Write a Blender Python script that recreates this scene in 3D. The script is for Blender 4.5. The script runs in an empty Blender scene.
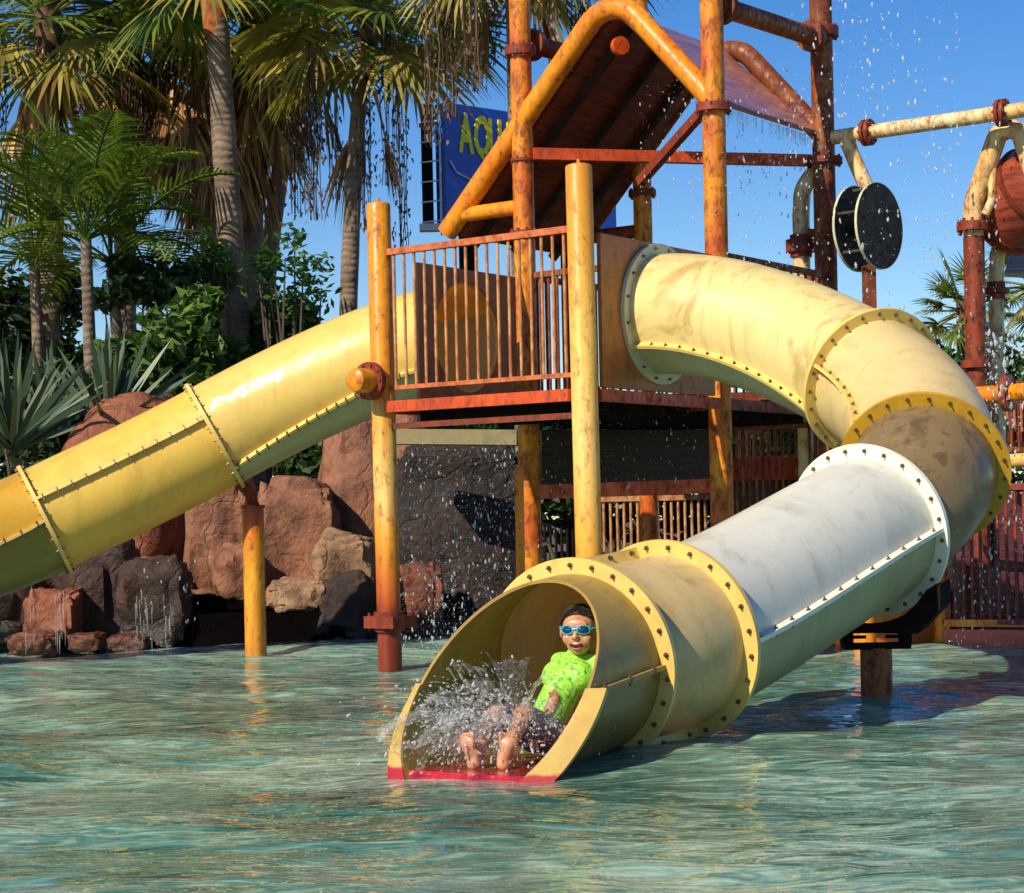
import bpy, math, random
import numpy as np
from mathutils import Vector as V, Matrix, noise as mnoise
R_=math.radians
rng=random.Random(7)
scene=bpy.context.scene
COL=scene.collection
# ------------------------------------------------------------------ camera model
F=1950.0; HC=1.036; HY=520.0; ROLL=R_(1.2)
def at(px,py,d):
    dx=px-512.0; dy=HY-py
    X=dx*math.cos(ROLL)+dy*math.sin(ROLL); Z=-dx*math.sin(ROLL)+dy*math.cos(ROLL)
    return V((X/F*d,d,HC+Z/F*d))
# ------------------------------------------------------------------ mesh helpers
class MB:
    def __init__(s): s.v=[]; s.f=[]
    def add(s,vs,fs):
        o=len(s.v); s.v+= [tuple(p) for p in vs]; s.f+= [tuple(i+o for i in f) for f in fs]; return s
    def box(s,c,size,M=None,ax=None):
        hx,hy,hz=size[0]/2,size[1]/2,size[2]/2
        c=V(c); ps=[]
        if ax is None: ax=(V((1,0,0)),V((0,1,0)),V((0,0,1)))
        for k in (-1,1):
            for j in (-1,1):
                for i in (-1,1): ps.append(c+ax[0]*(i*hx)+ax[1]*(j*hy)+ax[2]*(k*hz))
        return s.add(ps,[(0,2,3,1),(4,5,7,6),(0,1,5,4),(2,6,7,3),(0,4,6,2),(1,3,7,5)])
    def beam(s,a,b,w,h):
        a=V(a);b=V(b);t=(b-a);L=t.length;t.normalize()
        sd=t.cross(V((0,0,1)))
        if sd.length<1e-3: sd=V((1,0,0))
        sd.normalize(); up=sd.cross(t)
        return s.box((a+b)/2,(L,w,h),ax=(t,sd,up))
    def tube(s,pts,r,n=16,caps=True,closed=False):
        pts=[V(p) for p in pts]; m=len(pts)
        rs=r if isinstance(r,(list,tuple)) else [r]*m
        vs=[];fs=[];prev=None
        for i,p in enumerate(pts):
            if closed: t=(pts[(i+1)%m]-pts[i-1])
            else: t=(pts[min(i+1,m-1)]-pts[max(i-1,0)])
            t.normalize()
            if prev is None:
                a=V((0,0,1)) if abs(t.z)<.9 else V((1,0,0))
                x=t.cross(a).normalized()
            else:
                x=(prev-t*prev.dot(t)).normalized()
            prev=x; y=t.cross(x)
            for k in range(n):
                an=2*math.pi*k/n
                vs.append(p+(x*math.cos(an)+y*math.sin(an))*rs[i])
        for i in range(m if closed else m-1):
            for k in range(n):
                a=i*n+k;b=i*n+(k+1)%n;j=(i+1)%m
                fs.append((a,b,j*n+(k+1)%n,j*n+k))
        if caps and not closed:
            fs.append(tuple(range(n))[::-1]); fs.append(tuple((m-1)*n+k for k in range(n)))
        return s.add(vs,fs)
    def disc(s,c,axis,r0,r1,th,n=32):   # annular plate
        c=V(c);t=V(axis).normalized();a=V((0,0,1)) if abs(t.z)<.9 else V((1,0,0))
        x=t.cross(a).normalized();y=t.cross(x);vs=[];fs=[]
        for k in range(n):
            an=2*math.pi*k/n;d=x*math.cos(an)+y*math.sin(an)
            vs+=[c+d*r0-t*th/2,c+d*r1-t*th/2,c+d*r1+t*th/2,c+d*r0+t*th/2]
        for k in range(n):
            a=4*k;b=4*((k+1)%n)
            fs+=[(a,a+1,b+1,b),(a+1,a+2,b+2,b+1),(a+2,a+3,b+3,b+2),(a+3,a,b,b+3)]
        return s.add(vs,fs)
    def sphere(s,c,r,n=10,m=7,sc=(1,1,1),ax=None):
        c=V(c);vs=[];fs=[]
        ax=ax or (V((1,0,0)),V((0,1,0)),V((0,0,1)))
        for i in range(m+1):
            th=math.pi*i/m
            for k in range(n):
                an=2*math.pi*k/n
                vs.append(c+ax[0]*(math.sin(th)*math.cos(an)*r*sc[0])+ax[1]*(math.sin(th)*math.sin(an)*r*sc[1])+ax[2]*(math.cos(th)*r*sc[2]))
        for i in range(m):
            for k in range(n):
                fs.append((i*n+k,(i+1)*n+k,(i+1)*n+(k+1)%n,i*n+(k+1)%n))
        return s.add(vs,fs)
    def build(s,name,mat=None,parent=None,smooth=True,ang=35):
        me=bpy.data.meshes.new(name); me.from_pydata(s.v,[],s.f); me.update()
        if smooth:
            me.polygons.foreach_set('use_smooth',[True]*len(me.polygons))
            try: me.set_sharp_from_angle(angle=R_(ang))
            except Exception: pass
        if mat: me.materials.append(mat)
        o=bpy.data.objects.new(name,me); COL.objects.link(o)
        if parent is not None:
            o.parent=parent
            w=parent; off=V((0,0,0))
            while w is not None: off+=w.location; w=w.parent
            # vertices were written in world space: bring them into the parent's frame
            me.transform(Matrix.Translation(-off))
        return o
def tag(o,label=None,cat=None,group=None,kind=None):
    if label:o['label']=label
    if cat:o['category']=cat
    if group:o['group']=group
    if kind:o['kind']=kind
    return o
def empty(name,loc,label,cat,group=None):
    o=bpy.data.objects.new(name,None);COL.objects.link(o);o.location=loc;o.empty_display_size=.2
    return tag(o,label,cat,group)
# ------------------------------------------------------------------ material helpers
def nt(m): m.use_nodes=True; t=m.node_tree; t.nodes.clear(); return t
class N:
    def __init__(s,name):
        s.m=bpy.data.materials.new(name); s.t=nt(s.m); s.o=s.n('ShaderNodeOutputMaterial')
    def n(s,k,**kw):
        x=s.t.nodes.new(k)
        for a,b in kw.items(): setattr(x,a,b)
        return x
    def l(s,a,b): s.t.links.new(a,b)
    def noise(s,vec,scale,detail=4,rough=.55,dist=0):
        x=s.n('ShaderNodeTexNoise'); x.inputs['Scale'].default_value=scale;x.inputs['Detail'].default_value=detail
        x.inputs['Roughness'].default_value=rough;x.inputs['Distortion'].default_value=dist
        s.l(vec,x.inputs['Vector']);return x.outputs['Fac']
    def ramp(s,fac,stops,interp='LINEAR'):
        r=s.n('ShaderNodeValToRGB');r.color_ramp.interpolation=interp
        e=r.color_ramp.elements
        while len(e)<len(stops): e.new(.5)
        for i,(p,c) in enumerate(stops):
            e[i].position=p; e[i].color=(c[0],c[1],c[2],1) if isinstance(c,(tuple,list)) else (c,c,c,1)
        s.l(fac,r.inputs['Fac']);return r.outputs['Color']
    def mix(s,fac,a,b,mode='MIX'):
        x=s.n('ShaderNodeMix',data_type='RGBA',blend_type=mode)
        for sock,val in ((0,fac),(6,a),(7,b)):
            if isinstance(val,(int,float)): x.inputs[sock].default_value=val
            elif isinstance(val,(tuple,list)): x.inputs[sock].default_value=(*val[:3],1)
            else: s.l(val,x.inputs[sock])
        return x.outputs[2]
    def math(s,op,a,b=0,c=None,clamp=False):
        x=s.n('ShaderNodeMath',operation=op,use_clamp=clamp)
        for i,val in enumerate((a,b) if c is None else (a,b,c)):
            if isinstance(val,(int,float)): x.inputs[i].default_value=val
            else: s.l(val,x.inputs[i])
        return x.outputs[0]
    def pos(s): return s.n('ShaderNodeNewGeometry').outputs['Position']
    def stretch(s,vec,sc):
        x=s.n('ShaderNodeMapping');x.inputs['Scale'].default_value=sc;s.l(vec,x.inputs['Vector']);return x.outputs[0]
    def z(s):
        x=s.n('ShaderNodeSeparateXYZ');s.l(s.pos(),x.inputs[0]);return x.outputs[2]
    def maprange(s,v,a,b,c=0,d=1):
        x=s.n('ShaderNodeMapRange');s.l(v,x.inputs[0])
        for i,k in enumerate((a,b,c,d)): x.inputs[i+1].default_value=k
        return x.outputs[0]
    def bump(s,h,strength=.3,dist=.01):
        b=s.n('ShaderNodeBump');b.inputs['Strength'].default_value=strength;b.inputs['Distance'].default_value=dist
        s.l(h,b.inputs['Height']);return b.outputs[0]
    def bsdf(s,color,rough=.5,normal=None,metal=0,**kw):
        b=s.n('ShaderNodeBsdfPrincipled')
        for k,val in (('Base Color',color),('Roughness',rough),('Metallic',metal)):
            if isinstance(val,(int,float)): b.inputs[k].default_value=val
            elif isinstance(val,(tuple,list)): b.inputs[k].default_value=(*val[:3],1)
            else: s.l(val,b.inputs[k])
        if normal is not None: s.l(normal,b.inputs['Normal'])
        for k,val in kw.items(): b.inputs[k.replace('_',' ')].default_value=val
        s.l(b.outputs[0],s.o.inputs[0]);return b

def plain(name,c,rough=.6,var=.25,scale=8,metal=0,bump=.1,spec=.5):
    k=N(name);p=k.pos();f=k.noise(p,scale,5)
    d=tuple(x*(1-var) for x in c);e=tuple(min(1,x*(1+var*.6)) for x in c)
    col=k.ramp(f,[(.3,d),(.7,e)])
    k.bsdf(col,rough,k.bump(k.noise(p,scale*6,3),bump,.004),metal,Specular_IOR_Level=spec);return k.m
def rusty(name,paint,rust=(.16,.03,.008),amount=.45,zr=None,rough=.38,streak=True,mid=None):
    """weathered painted steel; zr = list of (z, colour) bands of paint along the height"""
    k=N(name);p=k.pos()
    if zr:
        lo=zr[0][0];hi=zr[-1][0]
        wob=k.math('ADD',k.z(),k.math('MULTIPLY',k.math('SUBTRACT',k.noise(k.stretch(p,(14,14,1.2)),1,4),.5),.55))
        base=k.ramp(k.maprange(wob,lo,hi),[((z-lo)/(hi-lo),c) for z,c in zr])
    else:
        f0=k.noise(p,2.2,3)
        mid=mid or tuple(x*.75 for x in paint)
        base=k.ramp(f0,[(.35,mid),(.62,paint)])
    st=k.noise(k.stretch(p,(22,22,1.6)),1,5,.6)
    base=k.mix(k.maprange(st,.42,.75,0,.55),base,tuple(rust[i]*2.4+.02*(i==0) for i in range(3)))
    blot=k.noise(k.stretch(p,(17,17,9)),1,9,.72,.4)
    t=.76-amount*.34
    m=k.maprange(blot,t-.14,t+.02,0,.88)
    col=k.mix(m,base,rust)
    fine=k.noise(p,60,3)
    ro=k.mix(m,(rough,)*3,(.8,)*3)
    k.bsdf(col,ro,k.bump(k.math('ADD',k.math('MULTIPLY',blot,1.0),k.math('MULTIPLY',fine,.25)),.35,.006),Specular_IOR_Level=.35)
    return k.m
def fibre(name,c,dirt=(.3,.18,.06),dm=.35,rough=.34,grain=True,scuff=None,dark=None,stainscale=1.6,trans=.2,redlow=None):
    """weathered fibreglass"""
    k=N(name);p=k.pos()
    a=k.noise(k.stretch(p,(1.3,1.3,.8)),stainscale,7,.66,1.6)
    col=k.mix(k.maprange(a,.50,.62,0,dm),c,dirt)
    g=k.noise(k.stretch(p,(55,55,4)),1,3)
    col=k.mix(k.maprange(g,.35,.75,0,.22),col,tuple(x*.72 for x in c))
    w=k.noise(p,5,7,.65)
    col=k.mix(k.maprange(w,.55,.75,0,.28),col,tuple(min(1,x*1.1+.08) for x in c))
    dr=k.noise(k.stretch(p,(7,7,.9)),1,5,.62)
    col=k.mix(k.maprange(dr,.58,.74,0,.30),col,tuple(x*.55 for x in dirt))
    if dark:
        sp=k.noise(p,13,4,.6,.8)
        col=k.mix(k.maprange(sp,.60,.63,0,.5),col,dark)
    if redlow is not None:
        zz_=k.math('ADD',k.z(),k.math('MULTIPLY',k.noise(p,18,3),.03))
        col=k.mix(k.maprange(zz_,redlow+.004,redlow+.016,1,0),col,(.42,.012,.018))
    if scuff:
        A,B=scuff
        sx=k.n('ShaderNodeSeparateXYZ');k.l(p,sx.inputs[0])
        tt=k.maprange(sx.outputs[0],A[0],B[0])
        zc=k.math('ADD',A[2],k.math('MULTIPLY',tt,B[2]-A[2]))
        wv=k.noise(k.stretch(p,(30,1,6)),1,2)
        dz=k.math('ABSOLUTE',k.math('SUBTRACT',k.math('SUBTRACT',sx.outputs[2],zc),k.math('MULTIPLY',k.math('SUBTRACT',wv,.5),.16)))
        inx=k.math('MULTIPLY',k.math('GREATER_THAN',sx.outputs[0],A[0]),k.math('LESS_THAN',sx.outputs[0],B[0]))
        mk=k.math('MULTIPLY',inx,k.math('LESS_THAN',dz,.034))
        mk=k.math('MULTIPLY',mk,k.maprange(k.noise(p,30,4,.7),.43,.47))
        col=k.mix(k.math('MULTIPLY',mk,.95),col,(.95,.93,.90))
    k.bsdf(col,k.maprange(w,.3,.7,rough-.06,rough+.16),k.bump(k.math('ADD',k.math('MULTIPLY',w,.6),k.noise(p,45,2)),.12,.006),Coat_Weight=.12)
    if trans:
        b=k.o.inputs[0].links[0].from_node
        t=k.n('ShaderNodeBsdfTranslucent');k.l(k.mix(1,col,(1.0,.52,.16),'MULTIPLY'),t.inputs[0])
        mx=k.n('ShaderNodeMixShader');mx.inputs[0].default_value=trans
        k.l(b.outputs[0],mx.inputs[1]);k.l(t.outputs[0],mx.inputs[2]);k.l(mx.outputs[0],k.o.inputs[0])
    return k.m
def leafmat(name,cols,trans=.35,rough=.45):
    k=N(name);g=k.n('ShaderNodeNewGeometry')
    col=k.ramp(g.outputs['Random Per Island'],[(i/(len(cols)-1),c) for i,c in enumerate(cols)])
    b=k.bsdf(col,rough,None)
    t=k.n('ShaderNodeBsdfTranslucent');k.l(k.mix(1,col,(1.0,1.1,.55),'MULTIPLY'),t.inputs[0])
    m=k.n('ShaderNodeMixShader');m.inputs[0].default_value=trans
    k.l(b.outputs[0],m.inputs[1]);k.l(t.outputs[0],m.inputs[2]);k.l(m.outputs[0],k.o.inputs[0]);return k.m

OR=(.80,.27,.012);YO=(.82,.42,.05);CR=(.80,.62,.28);DR=(.15,.022,.01);RUST=(.17,.028,.008)
M={}
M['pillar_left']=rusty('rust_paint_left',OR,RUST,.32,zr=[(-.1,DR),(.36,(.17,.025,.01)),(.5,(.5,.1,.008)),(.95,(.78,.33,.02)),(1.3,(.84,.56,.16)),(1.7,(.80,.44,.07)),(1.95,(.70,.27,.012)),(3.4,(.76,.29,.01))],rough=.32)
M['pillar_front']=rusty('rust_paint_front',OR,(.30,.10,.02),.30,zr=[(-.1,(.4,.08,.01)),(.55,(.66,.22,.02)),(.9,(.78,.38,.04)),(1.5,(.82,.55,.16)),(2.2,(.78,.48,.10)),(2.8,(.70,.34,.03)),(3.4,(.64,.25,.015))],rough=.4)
M['orange']=rusty('rust_orange_pipe',(.86,.30,.008),RUST,.32,mid=(.74,.20,.006))
M['orange2']=rusty('rust_orange_pipe_deep',(.86,.33,.01),RUST,.46,mid=(.55,.10,.005))
M['brownpipe']=rusty('rust_brown_pipe',(.34,.11,.015),(.10,.018,.006),.6,mid=(.17,.035,.008))
M['cream']=rusty('cream_pipe',(.78,.64,.34),(.22,.05,.015),.42,mid=(.74,.48,.15))
M['redbeam']=rusty('red_painted_beam',(.74,.10,.010),(.22,.03,.01),.45,mid=(.45,.05,.01),rough=.3)
M['darkred']=rusty('dark_red_beam',(.26,.045,.012),(.07,.015,.008),.5,rough=.35)
M['collar']=rusty('rusty_collar',(.30,.045,.012),(.12,.02,.008),.6)
M['railing']=rusty('railing_rails',(.62,.20,.06),(.28,.05,.015),.5,mid=(.5,.13,.04))
M['bars']=rusty('railing_bars',(.62,.36,.15),(.30,.09,.03),.6,mid=(.52,.22,.07))
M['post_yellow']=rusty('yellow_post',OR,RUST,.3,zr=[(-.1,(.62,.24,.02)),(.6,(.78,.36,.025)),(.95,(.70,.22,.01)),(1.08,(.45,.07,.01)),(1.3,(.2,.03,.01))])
M['panel']=rusty('panel_brown',(.42,.16,.04),(.25,.08,.02),.3,mid=(.33,.11,.03))
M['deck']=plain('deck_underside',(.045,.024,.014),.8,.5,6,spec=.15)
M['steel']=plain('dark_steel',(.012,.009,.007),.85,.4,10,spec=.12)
M['bolt']=plain('bolt_steel',(.22,.15,.09),.4,.5,60,metal=.7)
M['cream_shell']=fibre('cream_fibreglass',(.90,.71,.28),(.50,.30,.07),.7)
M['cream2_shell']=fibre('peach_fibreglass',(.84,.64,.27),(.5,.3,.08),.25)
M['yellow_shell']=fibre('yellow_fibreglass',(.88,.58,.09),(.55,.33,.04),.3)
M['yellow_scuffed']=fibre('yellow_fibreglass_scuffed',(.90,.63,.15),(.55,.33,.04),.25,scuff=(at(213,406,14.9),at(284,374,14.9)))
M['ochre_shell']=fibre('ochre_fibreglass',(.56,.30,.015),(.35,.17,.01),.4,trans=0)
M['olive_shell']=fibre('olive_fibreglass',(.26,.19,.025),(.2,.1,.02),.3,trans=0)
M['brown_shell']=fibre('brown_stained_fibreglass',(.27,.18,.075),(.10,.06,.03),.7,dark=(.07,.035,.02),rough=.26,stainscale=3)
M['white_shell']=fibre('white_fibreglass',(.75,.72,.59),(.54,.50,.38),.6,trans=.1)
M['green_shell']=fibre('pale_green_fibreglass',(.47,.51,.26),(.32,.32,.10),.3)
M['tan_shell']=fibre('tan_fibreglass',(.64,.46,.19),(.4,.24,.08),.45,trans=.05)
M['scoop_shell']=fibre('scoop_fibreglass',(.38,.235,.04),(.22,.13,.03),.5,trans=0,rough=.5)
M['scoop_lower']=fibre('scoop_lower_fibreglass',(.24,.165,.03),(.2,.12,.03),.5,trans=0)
M['flange_y']=fibre('yellow_flange',(.78,.54,.14),(.5,.3,.06),.4,trans=0)
M['flange_w']=fibre('white_flange',(.86,.83,.66),(.6,.5,.3),.25,trans=0)
M['flange_g']=fibre('greenish_flange',(.60,.58,.36),(.35,.3,.12),.4,trans=0)
M['lip']=fibre('scoop_lip',(.55,.36,.08),(.4,.22,.06),.4,trans=0,redlow=.022)
# ------------------------------------------------------------------ tower grid
TH=R_(36);U=V((math.cos(TH),-math.sin(TH),0));W=V((math.sin(TH),math.cos(TH),0));GL=1.76
PF=at(589,520,12.9);PF.z=0
PL=PF-U*(GL-.03);PR=PF+W*GL;PB=PL+W*GL
QR=PR+W*GL;QB=PB+W*GL
def up(p,z): return V((p.x,p.y,z))
tower=empty('play_tower',(PF+PB)/2,'rusty orange climbing tower on pipe legs with railed deck and gable roof','play tower')
def pillar(p,z0,z1,mat,r=.086,name='pillar',collars=(),cap=True,parent=tower,bot=0,cm=None,lean=0):
    b=MB();pts=[up(p,z0),up(p,z1)]
    rr=[r,r]
    top=up(p,z1)
    if cap:
        pts+= [up(p,z1+.012),up(p,z1+.022)];rr+=[r*.93,r*.6]
    for q in pts: q.x-= lean*q.z
    b.tube(pts,rr,28)
    if cap: b.tube([pts[-1]-V((0,0,.01)),pts[-1]+V((0,0,.03))],.012,8)
    o=b.build(name,mat,parent)
    for c in collars:
        z,rc,h=c[:3]
        cb=MB().tube([up(p,z-h/2)-V((lean*z,0,0)),up(p,z-h/2+.006)-V((lean*z,0,0)),up(p,z+h/2)-V((lean*z,0,0))],[rc,rc,rc],28)
        for k in range(8):
            an=k*math.pi/4+.2
            q=up(p,z)+V((math.cos(an),math.sin(an),0))*(rc-.018)-V((lean*z,0,0))
            cb.tube([q-V((0,0,h/2+.018)),q+V((0,0,h/2+.018))],.012,6)
        cb.build('collar',cm or M['collar'],o)
    return o
# camera-side legs
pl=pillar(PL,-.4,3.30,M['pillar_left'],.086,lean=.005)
c=MB();cc=up(PL,.33)
c.box(cc+U*.01,(.27,.27,.085),ax=(U,W,V((0,0,1))))
c.tube([cc-V((0,0,.07)),cc+V((0,0,.07))],.11,24)
for sx in (-1,1):
    for sy in (-1,1):
        q=cc+U*.1*sx+W*.1*sy;c.tube([q-V((0,0,.06)),q+V((0,0,.065))],.012,6)
c.build('collar',M['collar'],pl)
# capped stub of pipe on the left leg
sb=up(PL,2.04)-V((.016,0,0));s=MB().tube([sb,sb-W*.26,sb-W*.30,sb-W*.32],[.088,.088,.08,.05],28)
s.build('pipe_stub',M['pillar_left'],pl)
s=MB().disc(sb-W*.125,W,.08,.135,.022,32).disc(sb-W*.150,W,.08,.135,.022,32)
for k in range(10):
    an=2*math.pi*k/10;q=sb-W*.137+(U*math.cos(an)+V((0,0,1))*math.sin(an))*.115
    s.tube([q-W*.035,q+W*.035],.011,6)
s.build('pipe_flange',M['collar'],pl)
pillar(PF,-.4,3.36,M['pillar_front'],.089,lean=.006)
pillar(PR,-.4,6.2,M['orange2'],.086,collars=[(4.03,.13,.06)],cap=False)
pillar(PB,-.4,6.2,M['orange2'],.084,collars=[(4.72,.125,.07),(3.28,.115,.05),(3.86,.10,.02)],cap=False)
pillar(QR,-.4,6.4,M['brownpipe'],.09,collars=[(3.88,.15,.05),(4.92,.14,.08)],cap=False)
pillar(QB,-.4,6.4,M['orange2'],.08,collars=[(3.82,.12,.05)],cap=False)
# deck
ZD0,ZD1=1.815,1.895
def edge_beam(a,b,mat,name='edge_beam',z0=ZD0,z1=ZD1,w=.06,off=None):
    a=V(a);b=V(b);o=off or V((0,0,0))
    return MB().beam(up(a,(z0+z1)/2)+o,up(b,(z0+z1)/2)+o,w,z1-z0).build(name,mat,tower,ang=20)
nW=-W;nU=U
edge_beam(PL+U*.09,PF-U*.09,M['redbeam'],off=-W*.06)
edge_beam(PF+W*.09,PR-W*.09,M['redbeam'],off=U*.03)
edge_beam(PL+W*.09,PB-W*.09,M['redbeam'])
edge_beam(PB+U*.09,PR-U*.09,M['darkred'])
edge_beam(PR+W*.09,QR-W*.09,M['darkred'],off=U*.02)
edge_beam(QR-U*.09,QB+U*.09,M['darkred'])
edge_beam(PB+W*.09,QB-W*.09,M['darkred'])
d=MB()
cen=(PL+PR)/2
d.box(up((PF+PB)/2,ZD1-.028),(GL-.1,GL-.1,.03),ax=(U,W,V((0,0,1))))
d.build('deck_plate',M['deck'],tower)
d=MB();d.box(up((PR+QB)/2,ZD1-.032),(GL-.1,GL-.1,.03),ax=(U,W,V((0,0,1))))
d.build('deck_plate',M['deck'],tower)
for k in range(1,5):
    a=PL+W*(GL*k/5);bb=PF+W*(GL*k/5)
    MB().beam(up(a+U*.06,1.81),up(bb-U*.06,1.81),.05,.09).build('joist',M['steel'],tower)
for k in range(1,5):
    a=PB+W*(GL*k/5);bb=PR+W*(GL*k/5)
    MB().beam(up(a+U*.06,1.80),up(bb-U*.06,1.80),.05,.09).build('joist',M['steel'],tower)
MB().beam(up(PL,1.72)+U*.1-W*.02,up(PF,1.72)-U*.1-W*.02,.03,.04).build('joist',M['darkred'],tower)
# railings
def railing(a,b,z0,z1,mat,n,parent=tower,rt=.045,rb=.03,extra=None,subbars=True,round_=.011,bm=None):
    r=MB().beam(up(a,z1),up(b,z1),.05,rt).build('railing',mat,parent,ang=20)
    MB().beam(up(a,z0),up(b,z0),.035,rb).build('bottom_rail',mat,r,ang=20)
    for k in range(n):
        t=(k+.5)/n;p=V(a).lerp(V(b),t)
        MB().tube([up(p,z0+.012),up(p,z1-.02)],round_,8).build('bar',bm or mat,r)
    return r
railing(PL+U*.09-W*.03,PF-U*.09-W*.03,1.99,2.955,M['railing'],17,bm=M['bars'])
railing(PB+U*.1,PR-U*.9,2.0,2.95,M['brownpipe'],9)
railing(PB+W*.1,QB-W*.1,2.0,2.95,M['brownpipe'],13)
railing(QB+U*.1,QR-U*.1,2.0,2.95,M['brownpipe'],13)
railing(PR+W*.1+U*.02,QR-W*.1+U*.02,2.0,2.95,M['brownpipe'],13)
# panels with a round hole
def holepanel(o,ex,w0,w1,z0,z1,r,cz,mat,th=.03,name='side_panel',parent=tower):
    ex=V(ex);n=48;inn=[];out=[]
    for k in range(n):
        an=2*math.pi*k/n;c_,s_=math.cos(an),math.sin(an)
        inn.append((r*c_,cz+r*s_))
        tx=(w1 if c_>0 else w0)/c_ if abs(c_)>1e-6 else 1e9
        tz=((z1-cz) if s_>0 else (z0-cz))/s_ if abs(s_)>1e-6 else 1e9
        t=min(tx,tz);out.append((t*c_,cz+t*s_))
    # snap corners
    for (cx_,czr) in ((w0,z0),(w1,z0),(w0,z1),(w1,z1)):
        i=min(range(n),key=lambda q:(out[q][0]-cx_)**2+(out[q][1]-czr)**2);out[i]=(cx_,czr)
    nn=ex.cross(V((0,0,1)));vs=[]
    for side in (-1,1):
        for ring in (inn,out):
            for x,z in ring: vs.append(V((o.x,o.y,0))+ex*x+V((0,0,z))+nn*th/2*side)
    fs=[]
    for k in range(n):
        j=(k+1)%n
        fs+=[(k,j,n+j,n+k),(2*n+k,3*n+k,3*n+j,2*n+j),(k,2*n+k,2*n+j,j),(n+k,n+j,3*n+j,3*n+k)]
    return MB().add(vs,fs).build(name,mat,parent,ang=20)
RT=.415
C1=PF.lerp(PR,.47)+U*.05
holepanel(C1,W,-.72,.76,1.905,2.93,RT,2.44,M['panel'])
E0=PL.lerp(PB,.56)
holepanel(E0,W,-.60,.62,1.905,2.93,RT,2.42,M['panel'])
# red post beside right panel
MB().beam(up(PF+W*.17+U*.03,1.9),up(PF+W*.17+U*.03,2.93),.03,.03).build('panel_post',M['redbeam'],tower)
# --- gable frames of pipe and tilted roof
def arc(p0,p1,p2,rad,n=8):
    a=(p0-p1).normalized();b=(p2-p1).normalized()
    ang=a.angle(b);t=rad/math.tan(ang/2);s0=p1+a*t;s1=p1+b*t
    cpt=p1+(a+b).normalized()*(rad/math.sin(ang/2));out=[]
    for i in range(n+1):
        f=i/n;q=s0.lerp(s1,f)
        out.append(cpt+(q-cpt).normalized()*rad)
    return out
def gable(base,sp,mat):
    lo=up(base-U*.77,3.37);ap=up(base+U*.87,5.05);en=up(base+U*1.74,4.07)
    b=MB().tube([lo]+arc(lo,ap,en,.30)+[en],.083,20)
    o=b.build('roof_frame',mat,tower)
    MB().tube([up(base-U*.60,3.50),up(base-U*.02,3.50)],.06,16).build('frame_strut',mat,o)
    return o
gable(PB,None,M['orange'])
gable(QB,None,M['brownpipe'])
def plank_mat(name,c1,c2,rough=.25):
    k=N(name);p=k.pos()
    g=k.noise(k.stretch(p,(3,3,30)),1,6,.65,.4)
    col=k.ramp(g,[(.3,c1),(.7,c2)])
    k.bsdf(col,rough,k.bump(g,.3,.01));return k.m
M['roofdark']=plank_mat('wet_dark_red_boards',(.05,.012,.008),(.24,.05,.015),.22)
M['roofred']=plank_mat('wet_red_boards',(.24,.07,.06),(.55,.26,.22),.12)
up3=V((0,0,1))
def slab(a,b,c_,d_,th,mat,name,nplank=5,parent=tower,gap=.003):
    # boards running from edge ab to edge dc
    m=MB();nrm=(b-a).cross(d_-a).normalized()
    for k in range(nplank):
        t0=k/nplank+gap/2;t1=(k+1)/nplank-gap/2
        q=[a.lerp(d_,t0),b.lerp(c_,t0),b.lerp(c_,t1),a.lerp(d_,t1)]
        m.add([x-nrm*th/2 for x in q]+[x+nrm*th/2 for x in q],[(3,2,1,0),(4,5,6,7),(0,1,5,4),(1,2,6,5),(2,3,7,6),(3,0,4,7)])
    return m.build(name,mat,parent,ang=20)
loA=up(PB-U*.74,3.36);apA=up(PB+U*.82,4.90);loB=up(QB-U*.74,3.36);apB=up(QB+U*.82,4.90)
o=slab(loA+W*.09,loB-W*.09,apB-W*.09,apA+W*.09,.05,M['roofdark'],'roof_slope',4)
for k in (.18,.5,.82):
    a=loA.lerp(loB,k);b=apA.lerp(apB,k)
    MB().beam(a-up3*.06,b-up3*.06,.05,.07).build('rafter',M['deck'],o)
enA=up(PB+U*1.70,4.10);enB=up(QB+U*1.70,4.10)
slab(apA+W*.09+U*.03,apB-W*.09+U*.03,enB-W*.09,enA+W*.09,.04,M['roofred'],'roof_slope',3)
# braces and ties
MB().beam(up(PB,3.9)+U*.1,up(QR,3.9)-U*.12,.07,.09).build('tie_beam',M['redbeam'],tower)
a=up(PR,4.03);b=at(640,182,15.1)
MB().beam(a-U*.08,b,.06,.07).build('brace',M['collar'],tower)
for (p,q) in ((PR,QR),(PB,QB)):
    b=MB().tube([up(p,4.80)+W*.08,up(q,4.86)-W*.08],.075,18)
    for e,sg in ((up(p,4.80)+W*.14,1),(up(q,4.86)-W*.16,-1)):
        b.disc(e,W,.05,.125,.03,24).disc(e+W*.035*sg,W,.05,.125,.03,24)
    b.build('tie_pipe',M['brownpipe'],tower)
# end plate under the ridge
MB().disc(at(620,46,14.9),U+W*-.5,.0,.07,.05,24).build('ridge_cap',M['redbeam'],tower)
# dark back boards below the deck
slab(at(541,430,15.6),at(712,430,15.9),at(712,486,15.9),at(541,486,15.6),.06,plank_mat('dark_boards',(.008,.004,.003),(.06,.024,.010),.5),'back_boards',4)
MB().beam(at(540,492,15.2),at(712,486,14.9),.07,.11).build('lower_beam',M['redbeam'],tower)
MB().beam(at(519,470,15.0),at(521,590,15.0),.05,.07).build('kick_plate',M['orange'],tower)
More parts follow.
